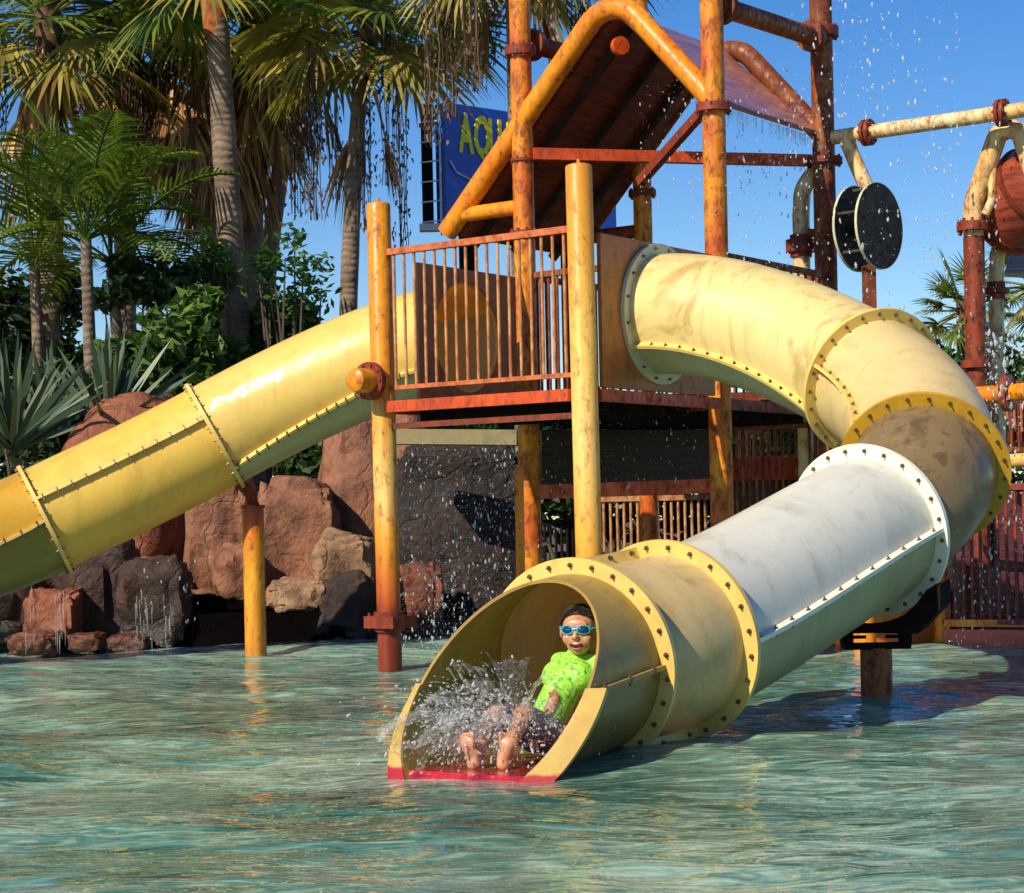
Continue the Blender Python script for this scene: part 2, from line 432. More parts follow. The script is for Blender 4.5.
# ------------------------------------------------------------------ tube slides
def hermite(p0,t0,p1,t1,n):
    L=(p1-p0).length;t0=t0.normalized()*L;t1=t1.normalized()*L;out=[]
    for i in range(n+1):
        s=i/n;h00=2*s**3-3*s*s+1;h10=s**3-2*s*s+s;h01=-2*s**3+3*s*s;h11=s**3-s*s
        p=p0*h00+t0*h10+p1*h01+t1*h11
        d=p0*(6*s*s-6*s)+t0*(3*s*s-4*s+1)+p1*(-6*s*s+6*s)+t1*(3*s*s-2*s)
        out.append((p,d.normalized()))
    return out
def frame(t):
    s=t.cross(up3).normalized();return s,s.cross(t)
def rad(st,phi):
    s,n=frame(st[1]);return s*math.cos(phi)+n*math.sin(phi)
def shell(st,f0,f1,a0,a1,R=RT,th=.012,n=28):
    """part of a tube between seam angles; a0,a1 are (start,end) of each seam in degrees"""
    m=MB();K=len(st)
    for r in (R,):
        vs=[]
        for i,s_ in enumerate(st):
            f=i/(K-1);A=R_(a0[0]*(1-f)+a0[1]*f);B=R_(a1[0]*(1-f)+a1[1]*f)
            for k in range(n+1):
                vs.append(s_[0]+rad(s_,A+(B-A)*k/n)*r)
        fs=[]
        for i in range(K-1):
            for k in range(n):
                a=i*(n+1)+k;q=(a,a+1,a+n+2,a+n+1)
                fs.append(q if r==R else q[::-1])
        m.add(vs,fs)
    return m
def seam(st,a,R=RT,w=.055,th=.022):
    m=MB();K=len(st);vs=[]
    for i,s_ in enumerate(st):
        f=i/(K-1);A=R_(a[0]*(1-f)+a[1]*f)
        e=rad(s_,A);q=rad(s_,A+math.pi/2)
        vs+=[s_[0]+e*(R-.005)-q*th/2,s_[0]+e*(R+w)-q*th/2,s_[0]+e*(R+w)+q*th/2,s_[0]+e*(R-.005)+q*th/2]
    fs=[]
    for i in range(K-1):
        a_=4*i;b=a_+4
        for k in range(4): fs.append((a_+k,a_+(k+1)%4,b+(k+1)%4,b+k))
    fs+=[(0,1,2,3),(4*K-4,4*K-3,4*K-2,4*K-1)]
    return m.add(vs,fs)
def boltm(m,p,ax,r=.011,h=.030):
    ax=ax.normalized()
    m.tube([p-ax*h,p+ax*h],r*.62,6).tube([p-ax*h*.45,p-ax*h*.75,p-ax*h*.45+ax*h*.9,p+ax*h*.75],[r*1.3]*4,6)
def nut(m,p,ax,r=.013,h=.02,tail=.034):
    ax=ax.normalized();m.tube([p-ax*h,p+ax*h],r,6).tube([p-ax*tail,p+ax*tail],r*.5,6)
    m.disc(p,ax,0,r*1.5,h*1.3,10)
NB={};REST={}
def put_bolt(root,parent,p,ax,*a):
    if NB.get(root.name,0)<100 and root.name in FIRST and FIRST[root.name][0]:
        NB[root.name]=NB.get(root.name,0)+1
        m=MB();nut(m,p,ax,*a);m.build('bolt',M['bolt'],parent)
    else: nut(REST.setdefault(root.name,MB()),p,ax,*a)
FIRST={}
def seam_bolts(root,parent,st,a,R=RT,n=10,w=.032):
    K=len(st)
    for j in range(n):
        f=(j+.5)/n;x=f*(K-1);i=min(int(x),K-2);g=x-i
        p=st[i][0].lerp(st[i+1][0],g);t=st[i][1].lerp(st[i+1][1],g).normalized()
        A=R_(a[0]*(1-f)+a[1]*f);s_=(p,t)
        put_bolt(root,parent,p+rad(s_,A)*(R+w),rad(s_,A+math.pi/2),.010,.017,.028)
def ringbolts(root,parent,st,R=RT,n=24,w=.05,off=.0):
    for k in range(n):
        A=2*math.pi*(k+.5)/n+off;put_bolt(root,parent,st[0]+rad(st,A)*(R+w),st[1],.012,.022,.036)
def flange(st,R=RT,w=.072,th=.03,mat=None,parent=None,n=24):
    m=MB().disc(st[0],st[1],R-.012,R+w,th,72)
    f=m.build('flange',mat,parent,ang=20)
    ringbolts(parent.parent,parent,st,R,n,w*.55)
    return f
def section(parent,name,st,seamR,seamL,up_m,lo_m,lipm,fl=None,bolts=12,label=None,near=False):
    FIRST[parent.name]=[near]
    lw=.055 if parent.name.startswith('curl') else .045
    """upper shell spans from seam seamR (near 0 deg) over the top to seamL (near 180)"""
    a0=seamR;a1=seamL
    o=shell(st,0,1,a0,a1).build(name,up_m,parent)
    if label:o['label']=label
    shell(st,0,1,a1,(a0[0]+360,a0[1]+360)).build('lower_shell',lo_m,o)
    for a in (a0,a1):
        seam(st,a,w=lw).build('seam_lip',lipm,o)
        if near: FIRST[parent.name]=[a is a1]
        seam_bolts(parent,o,st,a,n=bolts)
    FIRST[parent.name]=[near]
    return o
F1=(up(C1+U*.03,2.44),(U+up3*-.02).normalized())
F2=(V((2.30,12.35,1.86)),V((.38,-.93,-.42)).normalized())
F3=(V((2.36,11.15,1.27)),V((-.28,-.86,-.46)).normalized())
F4=(at(868,530,10.77),V((-.62,-.74,-.24)).normalized())
F5=(at(668,641,9.25),V((-.57,-.80,-.14)).normalized())
F6=(V((.284,8.8,.377)),V((-.5,-.866,-.087)).normalized())
slide=empty('curling_tube_slide',up(C1,0),'large cream, brown and white tube slide curling down to an open scoop in the water','water slide')
st12=hermite(F1[0],F1[1],F2[0],F2[1],24)
st23=hermite(F2[0],F2[1],F3[0],F3[1],14)
st34=hermite(F3[0],F3[1],F4[0],F4[1],12)
st45=hermite(F4[0],F4[1],F5[0],F5[1],12)
st56=hermite(F5[0],F5[1],F6[0],F6[1],8)
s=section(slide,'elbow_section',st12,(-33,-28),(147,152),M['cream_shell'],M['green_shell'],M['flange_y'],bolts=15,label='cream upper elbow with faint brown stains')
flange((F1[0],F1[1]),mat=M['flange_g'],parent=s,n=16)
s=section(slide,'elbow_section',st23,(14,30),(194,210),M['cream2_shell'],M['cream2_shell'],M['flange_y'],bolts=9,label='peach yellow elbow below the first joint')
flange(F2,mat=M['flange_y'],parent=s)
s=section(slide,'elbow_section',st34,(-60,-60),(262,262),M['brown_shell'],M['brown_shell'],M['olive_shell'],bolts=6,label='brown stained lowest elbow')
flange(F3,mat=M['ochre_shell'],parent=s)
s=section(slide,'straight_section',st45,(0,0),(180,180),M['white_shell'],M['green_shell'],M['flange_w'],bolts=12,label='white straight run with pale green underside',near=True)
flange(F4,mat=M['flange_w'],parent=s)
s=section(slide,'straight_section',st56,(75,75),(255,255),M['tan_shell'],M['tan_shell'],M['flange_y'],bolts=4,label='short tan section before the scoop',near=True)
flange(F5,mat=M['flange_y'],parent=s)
# open scoop at the mouth
ax=F6[1]
def tmax(phi): return .70-.48*math.sin(phi)
def scoop(a0,a1,th=.014,n=40,K=10):
    m=MB()
    for r in (RT,RT-th):
        vs=[]
        for i in range(K+1):
            for k in range(n+1):
                ph=R_(a0+(a1-a0)*k/n);vs.append(F6[0]+ax*(tmax(ph)*i/K)+rad(F6,ph)*r)
        fs=[]
        for i in range(K):
            for k in range(n):
                a=i*(n+1)+k;q=(a,a+1,a+n+2,a+n+1);fs.append(q if r==RT else q[::-1])
        m.add(vs,fs)
    o=(K+1)*(n+1)
    for k in range(n):
        a=K*(n+1)+k;m.f.append((a,a+1,a+1+o,a+o))
    for i in range(K):
        for k in (0,n):
            a=i*(n+1)+k;b=a+n+1;m.f.append((a,b,b+o,a+o))
    return m
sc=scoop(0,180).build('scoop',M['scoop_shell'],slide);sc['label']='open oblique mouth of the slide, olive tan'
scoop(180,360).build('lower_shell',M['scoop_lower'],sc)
flange(F6,mat=M['flange_y'],parent=sc,n=26)
# lip round the lower half of the mouth
m=MB();n=48;vs=[]
ndir=(ax-up3*0).normalized()
for k in range(n+1):
    ph=R_(178+184*k/n);e=rad(F6,ph);c0=F6[0]+ax*tmax(ph)
    tang=(F6[0]+ax*tmax(ph+.01)+rad(F6,ph+.01)*RT)-(c0+e*RT);tang.normalize()
    nn=tang.cross(e).normalized()
    w=.012+.073*max(0,min(1,(184*(1-k/n)-6)/38))
    vs+=[c0+e*(RT-.014)-nn*.011,c0+e*(RT+w)-nn*.011,c0+e*(RT+w)+nn*.011,c0+e*(RT-.014)+nn*.011]
fs=[]
for i in range(n):
    a_=4*i;b=a_+4
    for k in range(4): fs.append((a_+k,a_+(k+1)%4,b+(k+1)%4,b+k))
fs+=[(0,1,2,3),(4*n,4*n+1,4*n+2,4*n+3)]
m.add(vs,fs).build('mouth_lip',M['lip'],sc)
for A in (0,180):
    FIRST['curling_tube_slide']=[A==180];ph=R_(A);L=tmax(ph)
    stt=[(F6[0]+ax*(L*i/6),ax) for i in range(7)]
    seam(stt,(A,A),w=.03,th=.02).build('seam_lip',M['scoop_shell'],sc)
    seam_bolts(slide,sc,stt,(A,A),n=3,w=.02)
# red water-washed floor pad in the scoop, just above the waterline
k=N('wet_red_pad');p=k.pos();f=k.noise(k.stretch(p,(5,14,5)),1,5,.6)
k.bsdf(k.ramp(f,[(.35,(.20,.008,.010)),(.7,(.58,.025,.035))]),.08,k.bump(k.noise(p,26,3,.5,1.2),.5,.02),Coat_Weight=.6);M['redpad']=k.m
m=MB();vs=[];n=14;K=18;zz=.008
for i in range(K+1):
    t=.30+(1.03-.30)*i/K;c0=F6[0]+ax*t;dz=zz-c0.z;h=math.sqrt(max(.0001,(RT-.016)**2-dz*dz))
    sd=frame(ax)[0]
    for j in range(n+1): 
        x=(j/n*2-1)*h;q=V((c0.x,c0.y,zz-(.05 if i==K else 0)))+sd*x
        edge=(abs(x)/h)**6
        vs.append(q+up3*(.006*mnoise.noise(q*14)+.0+ .0*edge))
fs=[(i*(n+1)+j,i*(n+1)+j+1,(i+1)*(n+1)+j+1,(i+1)*(n+1)+j) for i in range(K) for j in range(n)]
m.add(vs,fs).build('red_floor_pad',M['redpad'],sc)
# saddle bracket and post under the white section
g4=F4[0];pp=up(at(877,700,10.76),0)
po=MB().tube([up(pp,-.4),up(pp,.29)],.087,28).build('support_post',M['brownpipe'],slide);po['label']='short dark rusty post standing in the water'
tt=F4[1].normalized();sd=-frame(F4[1])[0];cc=g4+tt*.075
def inz(x,rr=RT+.095): return cc.z-math.sqrt(rr*rr-x*x)
poly=[(x,inz(x)) for x in [-.30+.72*i/12 for i in range(13)]]
poly+=[(.50,.66),(.50,.53),(.36,.395),(-.20,.395),(-.34,.50)]
m=MB();n=len(poly);vs=[]
for sg in (-1,1): vs+=[V((cc.x,cc.y,0))+sd*x+up3*z+tt*.06*sg for x,z in poly]
m.add(vs,[tuple(range(n)),tuple(range(n,2*n))[::-1]]+[(i,i+n,(i+1)%n+n,(i+1)%n) for i in range(n)])
m.build('saddle_bracket',M['steel'],slide,ang=20)
m=MB();X=V((1,0,0))
m.box(up(pp,.30),(.36,.16,.03)).box(up(pp,.39)+X*0,(.34,.16,.03))
for sg in (-1,1):
    m.box(up(pp,.345)+X*.155*sg,(.035,.14,.10)).box(up(pp,.345)+X*.175*sg,(.03,.10,.07)).box(up(pp,.35)+X*.10*sg,(.09,.03,.018))
m.build('clamp_bracket',M['steel'],slide)
# left slide
slide2=empty('yellow_tube_slide',up(E0,0),'long yellow tube slide descending to the left behind the left tower leg, scuffed white','water slide')
G0=(up(E0-U*.02,2.42),-U)
G1=(at(215,436,15.15),V((-.88,-.12,-.47)).normalized())
G2=(at(45,520,14.9),V((-.88,-.22,-.42)).normalized())
G3=(V((-5.35,13.6,.55)),V((-.6,-.75,-.18)).normalized())
g01=hermite(G0[0],G0[1],G1[0],G1[1],22);g12=hermite(G1[0],G1[1],G2[0],G2[1],12);g23=hermite(G2[0],G2[1],G3[0],G3[1],14)
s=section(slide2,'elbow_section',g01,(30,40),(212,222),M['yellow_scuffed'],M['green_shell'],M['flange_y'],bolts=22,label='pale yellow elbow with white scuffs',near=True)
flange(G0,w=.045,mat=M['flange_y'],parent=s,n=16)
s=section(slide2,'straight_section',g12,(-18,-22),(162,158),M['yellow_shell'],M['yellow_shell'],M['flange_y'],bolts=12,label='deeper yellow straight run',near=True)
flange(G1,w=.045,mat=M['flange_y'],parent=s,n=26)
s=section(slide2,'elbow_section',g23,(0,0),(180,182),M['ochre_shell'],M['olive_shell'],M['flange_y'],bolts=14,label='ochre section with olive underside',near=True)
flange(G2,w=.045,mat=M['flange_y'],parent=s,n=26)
lp=at(256,655,15.25);lp.z=0
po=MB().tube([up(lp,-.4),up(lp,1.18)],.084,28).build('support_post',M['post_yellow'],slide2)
q=up(lp,1.18);g1b=G1[0]
m=MB();m.tube([q-up3*.01,q+up3*.015],.095,24)
m.beam(q+V((.02,0,0)),q+V((-.05,-.06,.17)),.09,.035);m.beam(q+V((-.02,0,.08)),q+V((-.16,-.10,.24)),.07,.03)
m.build('clamp_bracket',M['collar'],slide2)

for nm_,m_ in REST.items():
    o=m_.build('bolts',M['bolt'],bpy.data.objects[nm_]);o['kind']='stuff'
# ------------------------------------------------------------------ pipes and water toys on the right
fr=empty('overhead_spray_pipe',up(QR,0),'horizontal cream and rusty pipe with bolted collars running right from the brown tower post','pipe')
a=up(QR,4.06)+U*.09;b=a+U*3.2
m=MB().tube([a,b],.058,18).build('pipe',M['cream'],fr)
for t in (.30,1.42):
    c_=a+U*t;m=MB().disc(c_-U*.02,U,.05,.105,.028,24).disc(c_+U*.02,U,.05,.105,.028,24)
    for k_ in range(8):
        an=k_*math.pi/4;q=c_+(W*math.cos(an)+up3*math.sin(an))*.085;m.tube([q-U*.05,q+U*.05],.011,6)
    m.build('collar',M['collar'],fr)
MB().tube([a+U*.12,a+U*.12-up3*.05,a+U*.2-up3*.25,a+U*.32-up3*.52,a+U*.42-up3*.85],.06,18).build('drop_pipe',M['cream'],fr)
# spool
M['slate']=plain('slate_disc',(.06,.052,.042),.6,.75,14,bump=.3,spec=.2)
wd=empty('water_wheel',up(at(878,226,15.4),0),'black twin-disc water wheel hanging on a rusty stand beside the tall brown post','water toy')
dn=(V((.74,-.67,0))).normalized();fc=at(879,226,15.2);bc=fc-dn*.20
for c_,nm in ((fc,'disc'),(bc,'disc')):
    MB().disc(c_,dn,0,.335,.018,48).build(nm,M['slate'],wd)
    r_=MB().disc(c_,dn,.334,.339,.020,48).build('rim',M['flange_g'],wd)
sdv=dn.cross(up3)
for k_ in range(6):
    an=k_*math.pi/3+.3;e=(sdv*math.cos(an)+up3*math.sin(an))
    MB().beam(fc+e*.30-dn*.01,bc+e*.30+dn*.01,.012,.02).build('spacer',M['slate'],wd)
MB().tube([fc,bc],.05,16).build('hub',M['steel'],wd)
mp=(fc+bc)/2
MB().beam(up(mp,1.7),up(mp,fc.z-.30),.10,.07).build('stand',M['brownpipe'],wd)
# bent cream spray pipe behind the slide
bp=empty('bent_spray_pipe',up(at(802,270,15.9),0),'upright cream and rust pipe bending over towards the tall brown post','pipe')
P0=at(801,300,15.9);m=MB().tube([up(P0,1.0),at(801,215,15.9)]+arc(at(801,240,15.9),at(802,190,15.9),at(822,160,15.9),.22)+[at(824,158,15.9)],.07,18).build('pipe',M['cream'],bp)
c_=at(801,246,15.9);m=MB().tube([c_-up3*.05,c_+up3*.05],.125,24).tube([c_-up3*.09,c_+up3*.09],.09,20).build('collar',M['collar'],bp)
MB().tube([at(806,232,15.9),at(828,236,15.6)],.035,12).build('connector',M['brownpipe'],bp)
# bucket frame
bf=empty('bucket_frame',up(at(976,380,15.3),0),'bent cream pipe frame on dark wet post carrying the red bucket','pipe frame')
T0=at(973,205,15.3);AP=at(1010,100,15.1);DN=at(1040,190,15.0)
m=MB().tube([up(T0,.6),T0-up3*.12]+arc(T0-up3*.3,T0+up3*.0,AP,.3,5)+arc(T0,AP,DN,.11,6)+[DN],.078,20).build('pipe',M['cream'],bf)
MB().tube([up(T0,.6),T0-up3*.25],.082,20).build('post',M['darkred'],bf)
c_=T0-up3*.17;m=MB().tube([c_-up3*.035,c_+up3*.035],.13,24)
for k_ in range(10):
    an=k_*.628;q=c_+V((math.cos(an),math.sin(an),0))*.11;m.tube([q-up3*.06,q+up3*.06],.014,6)
m.build('collar',M['collar'],bf)
c_=T0-up3*1.25;MB().tube([c_-up3*.03,c_+up3*.03],.12,24).build('collar',M['collar'],bf)
MB().tube([at(993,140,15.2),at(992,200,15.2),at(985,215,15.2)],.035,12).build('strut',M['cream'],bf)
bk=empty('tipping_bucket',at(1024,205,15.3),'red wooden tipping bucket hanging in the bent pipe frame at the right edge','bucket')
k=N('bucket_wood');p=k.pos();f=k.noise(k.stretch(p,(4,4,24)),1,5,.6,.6);k.bsdf(k.ramp(f,[(.3,(.12,.02,.012)),(.7,(.42,.08,.04))]),.3,k.bump(f,.4,.02));M['bucket']=k.m
bx=V((.25,-.55,.30)).normalized();c0=at(1025,200,15.4)
MB().tube([c0-bx*.32,c0-bx*.28,c0,c0+bx*.30,c0+bx*.32],[.30,.34,.37,.32,.28],32).build('bucket_body',M['bucket'],bk)
m=MB().disc(c0-bx*.2,bx,.345,.362,.04,32).disc(c0+bx*.17,bx,.335,.365,.04,32).build('hoop',M['darkred'],bk)
sp=empty('curved_feed_pipe',up(at(997,380,15.5),0),'rusty cream pipe curving up under the red bucket','pipe')
m=MB().tube([up(at(996,390,15.6),.6),at(996,285,15.6)]+arc(at(996,300,15.6),at(997,250,15.6),at(1020,225,15.6),.2,6)+[at(1022,222,15.6)],.062,16).build('pipe',M['cream'],sp)
c_=at(996,291,15.6);MB().tube([c_-up3*.02,c_+up3*.02],.11,20).tube([c_-up3*.07,c_+up3*.07],.075,16).build('collar',M['collar'],sp)
hp=empty('low_orange_pipe',at(1000,392,14.9),'short horizontal orange pipe at the right edge below the bucket','pipe')
MB().tube([at(972,396,15.2),at(1050,390,14.5)],.07,18).build('pipe',M['orange'],hp)
c_=at(1008,393,14.85);MB().disc(c_,U,.05,.14,.05,20).build('collar',M['collar'],hp)
hp=empty('yellow_pipe',at(1010,462,14.9),'yellow pipe emerging right of the brown slide elbow','pipe')
MB().tube([at(996,462,15.0),at(1060,458,14.3)],.055,18).build('pipe',M['pillar_front'],hp)
# plank board
k=N('grey_planks');p=k.pos();f=k.noise(k.stretch(p,(2,2,45)),1,5,.6);k.bsdf(k.ramp(f,[(.3,(.28,.20,.14)),(.7,(.58,.47,.36))]),.8,k.bump(f,.4,.01));M['planks']=k.m
m=MB();a=at(1004,277,15.9);b=at(1046,279,15.8);c_=at(1046,248,16.2);d_=at(1012,250,16.3)
n_=(b-a).cross(d_-a).normalized()*.04
m.add([a,b,c_,d_,a+n_,b+n_,c_+n_,d_+n_],[(0,1,2,3),(7,6,5,4),(0,4,5,1),(1,5,6,2),(2,6,7,3),(3,7,4,0)])
tag(m.build('plank_awning',M['planks'],ang=20),'weathered grey plank awning at the right edge under the bucket','awning')

# ------------------------------------------------------------------ red and orange rear platform
rp=empty('red_platform',up(at(880,650,15.2),0),'low orange and red railed platform standing in shallow water behind the slide','platform')
M['purple']=plank_mat('wet_purple_slab',(.03,.010,.015),(.12,.035,.05),.12)
M['redshine']=plain('glossy_red',(.55,.04,.015),.25,.4,3)
M['orangewall']=rusty('orange_wall',(.72,.22,.02),(.25,.05,.01),.35,mid=(.5,.1,.01))
def pxbox(x0,x1,y0,y1,d,th,mat,name,parent=rp,d2=None):
    d2=d2 or d
    a=at(x0,y1,d);b=at(x1,y1,d2);z0=(a.z+b.z)/2;z1=(at(x0,y0,d).z+at(x1,y0,d2).z)/2
    t=(up(b,0)-up(a,0));L=t.length;t.normalize()
    return MB().box(up((a+b)/2,(z0+z1)/2)+V((0,th/2,0)),(L,th,z1-z0),ax=(t,t.cross(-up3),up3)).build(name,mat,parent,ang=20)
def pmsh(px,y,d): return at(px,y,d)
# base wall
pxbox(790,944,592,668,15.2,.25,M['orangewall'],'base_wall')
pxbox(944,1080,640,672,14.9,.3,M['orangewall'],'base_wall',d2=14.4)
pxbox(948,1080,630,648,14.75,.12,M['redshine'],'base_ledge',d2=14.25)
pxbox(700,790,612,668,15.3,.2,M['darkred'],'base_wall')
# purple wet slab and inner walls
pxbox(940,1080,492,632,15.5,.12,M['purple'],'wet_slab',d2=15.1)
pxbox(720,830,472,545,16.4,.3,M['purple'],'wet_slab')
pxbox(716,1000,456,478,16.1,.5,plain('bright_red_ledge',(.80,.05,.012),.3,.3,3),'red_ledge')
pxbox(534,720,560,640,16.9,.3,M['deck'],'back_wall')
# posts
for (x,d,r,yt) in ((943,14.9,.062,520),(865,14.6,.085,590),(948,16.3,.07,440),(812,16.4,.05,395)):
    p=up(at(x,640,d),0);MB().tube([up(p,-.4),up(p,at(x,yt,d).z)],r,18).build('platform_post',M['orange'] if r>.06 else M['brownpipe'],rp)
# railings
def rrail(x0,x1,ytop,ybot,d,d2,n,mat,parent=rp):
    a=at(x0,ytop,d);b=at(x1,ytop,d2);zt=(a.z+b.z)/2;zb=(at(x0,ybot,d).z+at(x1,ybot,d2).z)/2
    return railing(up(a,0),up(b,0),zb,zt,mat,n,parent,.05,.04,round_=.013)
rrail(726,832,426,520,16.0,15.8,16,M['brownpipe'])
rrail(940,1064,487,622,14.75,14.3,14,M['collar'])
pxbox(946,1070,620,627,14.72,.05,M['orange'],'bottom_rail',d2=14.28)
pxbox(722,835,392,405,16.1,.08,M['darkred'],'upper_beam')
rrail(940,1060,385,450,16.6,16.2,16,M['brownpipe'])
pxbox(935,1070,432,442,16.4,.1,M['darkred'],'upper_beam')
rrail(600,940,345,394,17.4,17.4,44,M['brownpipe'])
# fence far behind
ff=empty('rear_railing',up(at(700,520,18.3),0),'pale upright railing seen through the gap under the tower deck','railing')
rrail(600,722,498,560,18.3,18.3,18,M['bars'],ff);rrail(536,598,522,575,17.6,17.6,11,M['steel'],ff)
hd=MB().tube([at(540,545,16.0),at(548,543,16.0),at(553,556,16.0),at(553,580,16.0)],.018,10)
tag(hd.build('curved_handrail',M['cream']),'thin pale curved handrail under the tower behind the back leg','handrail')
ff=empty('upper_walkway_railing',up(at(780,520,18.6),0),'upright railing of a far walkway seen through the right railing above the red ledge','railing')
rrail(735,1060,402,455,18.6,18.6,46,M['railing'],ff)

# ------------------------------------------------------------------ water
k=N('pool_water');p=k.pos()
c1=k.noise(k.stretch(p,(.35,.8,1)),1,4,.6,.6)
c2=k.noise(k.stretch(p,(2.2,7.0,1)),1.5,6,.68,1.6)
mixf=k.math('ADD',k.math('MULTIPLY',c1,.45),k.math('MULTIPLY',c2,.55))
col=k.ramp(mixf,[(.38,(.022,.075,.05)),(.5,(.11,.225,.155)),(.61,(.36,.48,.34))])  # dark-to-pale ramp paints ripple glints and the floor's light and dark patches
sx=k.n('ShaderNodeSeparateXYZ');k.l(p,sx.inputs[0])
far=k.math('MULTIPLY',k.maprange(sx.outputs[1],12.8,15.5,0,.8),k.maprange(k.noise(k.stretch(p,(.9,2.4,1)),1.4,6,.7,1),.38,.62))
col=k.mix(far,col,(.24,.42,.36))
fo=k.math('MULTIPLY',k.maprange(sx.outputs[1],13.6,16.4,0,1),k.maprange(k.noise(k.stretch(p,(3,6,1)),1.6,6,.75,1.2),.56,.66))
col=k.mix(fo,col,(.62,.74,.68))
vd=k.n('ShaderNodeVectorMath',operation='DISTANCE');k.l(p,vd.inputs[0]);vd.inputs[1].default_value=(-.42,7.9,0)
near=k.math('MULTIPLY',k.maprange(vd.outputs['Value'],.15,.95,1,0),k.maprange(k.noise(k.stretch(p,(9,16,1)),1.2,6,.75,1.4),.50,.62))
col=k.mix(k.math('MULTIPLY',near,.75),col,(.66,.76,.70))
b1=k.noise(k.stretch(p,(1.7,3.6,1)),1.6,2,.5,.5)
b2=k.noise(k.stretch(p,(7,12,1)),1.3,2,.5,.6)
h=k.math('ADD',k.math('MULTIPLY',b1,.8),k.math('MULTIPLY',b2,.15))
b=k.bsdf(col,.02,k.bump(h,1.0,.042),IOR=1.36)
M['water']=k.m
def wave(X,Y):
    Z=np.zeros_like(X);r=np.random.RandomState(3)
    for i in range(46):
        lam=.16*(1.075**i);th=r.normal(-math.pi/2,.6);kk=2*math.pi/lam
        amp=.0037*lam**1.0
        Z+=amp*np.sin(kk*(X*math.cos(th)+Y*math.sin(th))+r.uniform(0,6.3))
    return Z
xs=np.arange(-7.5,7.5,.035);ys=np.concatenate([np.arange(2.2,12,.028),np.arange(12,20,.05)])
X,Y=np.meshgrid(xs,ys);Z=wave(X,Y)
# calmer inside and near the scoop
Z*=np.clip((Y-1)/3,0,1)
dd=np.sqrt((X+.0)**2+(Y-8.3)**2);Z*=np.clip(dd/.9,.3,1)
verts=np.stack([X,Y,Z],-1).reshape(-1,3);nx=len(xs);ny=len(ys)
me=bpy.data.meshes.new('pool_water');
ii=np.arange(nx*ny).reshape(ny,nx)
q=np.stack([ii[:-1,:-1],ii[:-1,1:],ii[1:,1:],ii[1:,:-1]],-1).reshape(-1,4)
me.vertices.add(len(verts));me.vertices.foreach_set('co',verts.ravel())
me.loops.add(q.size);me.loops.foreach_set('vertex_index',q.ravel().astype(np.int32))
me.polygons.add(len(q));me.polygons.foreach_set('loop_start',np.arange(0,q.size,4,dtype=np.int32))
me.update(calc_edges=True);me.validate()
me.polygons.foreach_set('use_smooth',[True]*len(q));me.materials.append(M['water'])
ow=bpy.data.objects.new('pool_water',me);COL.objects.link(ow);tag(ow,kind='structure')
# outer calm water sheet, slightly lower
m=MB()
for (x0,x1,y0,y1) in ((-40,-7.5,-14,20),(7.46,40,-14,20),(-7.5,7.46,-14,2.2)):
    m.add([(x0,y0,0),(x1,y0,0),(x1,y1,0),(x0,y1,0)],[(0,1,2,3)])
tag(m.build('outer_water',M['water'],smooth=False),kind='structure')
# ------------------------------------------------------------------ ground
k=N('ground_soil');p=k.pos();f=k.noise(p,1.2,6,.6);k.bsdf(k.ramp(f,[(.3,(.05,.03,.02)),(.7,(.16,.10,.06))]),.9,k.bump(k.noise(p,6,5),.6,.1));M['soil']=k.m
m=MB();xs_=[-300,-60,-20]+[-12+i*.8 for i in range(31)]+[20,60,300];ys_=[17.2,17.8,18.4,19.5,21,23,25,28,40,80,400]
vs=[]
for y in ys_:
    for x in xs_:
        z=-.3 if y<17.3 else .12+.12*mnoise.noise(V((x*.4,y*.4,0)))
        if x<0 and y>19: z+=min(1.1,(y-19)*.25)*min(1,-x/3)
        if y>60:z=.5
        vs.append((x,y,z))
nx=len(xs_);fs=[(i*nx+j,i*nx+j+1,(i+1)*nx+j+1,(i+1)*nx+j) for i in range(len(ys_)-1) for j in range(nx-1)]
tag(m.add(vs,fs).build('ground',M['soil']),kind='structure')
m=MB().add([(-300,-300,-.45),(300,-300,-.45),(300,17.3,-.45),(-300,17.3,-.45)],[(0,1,2,3)])
tag(m.build('pool_floor',plain('pool_floor',(.2,.35,.3),.7)),kind='structure')
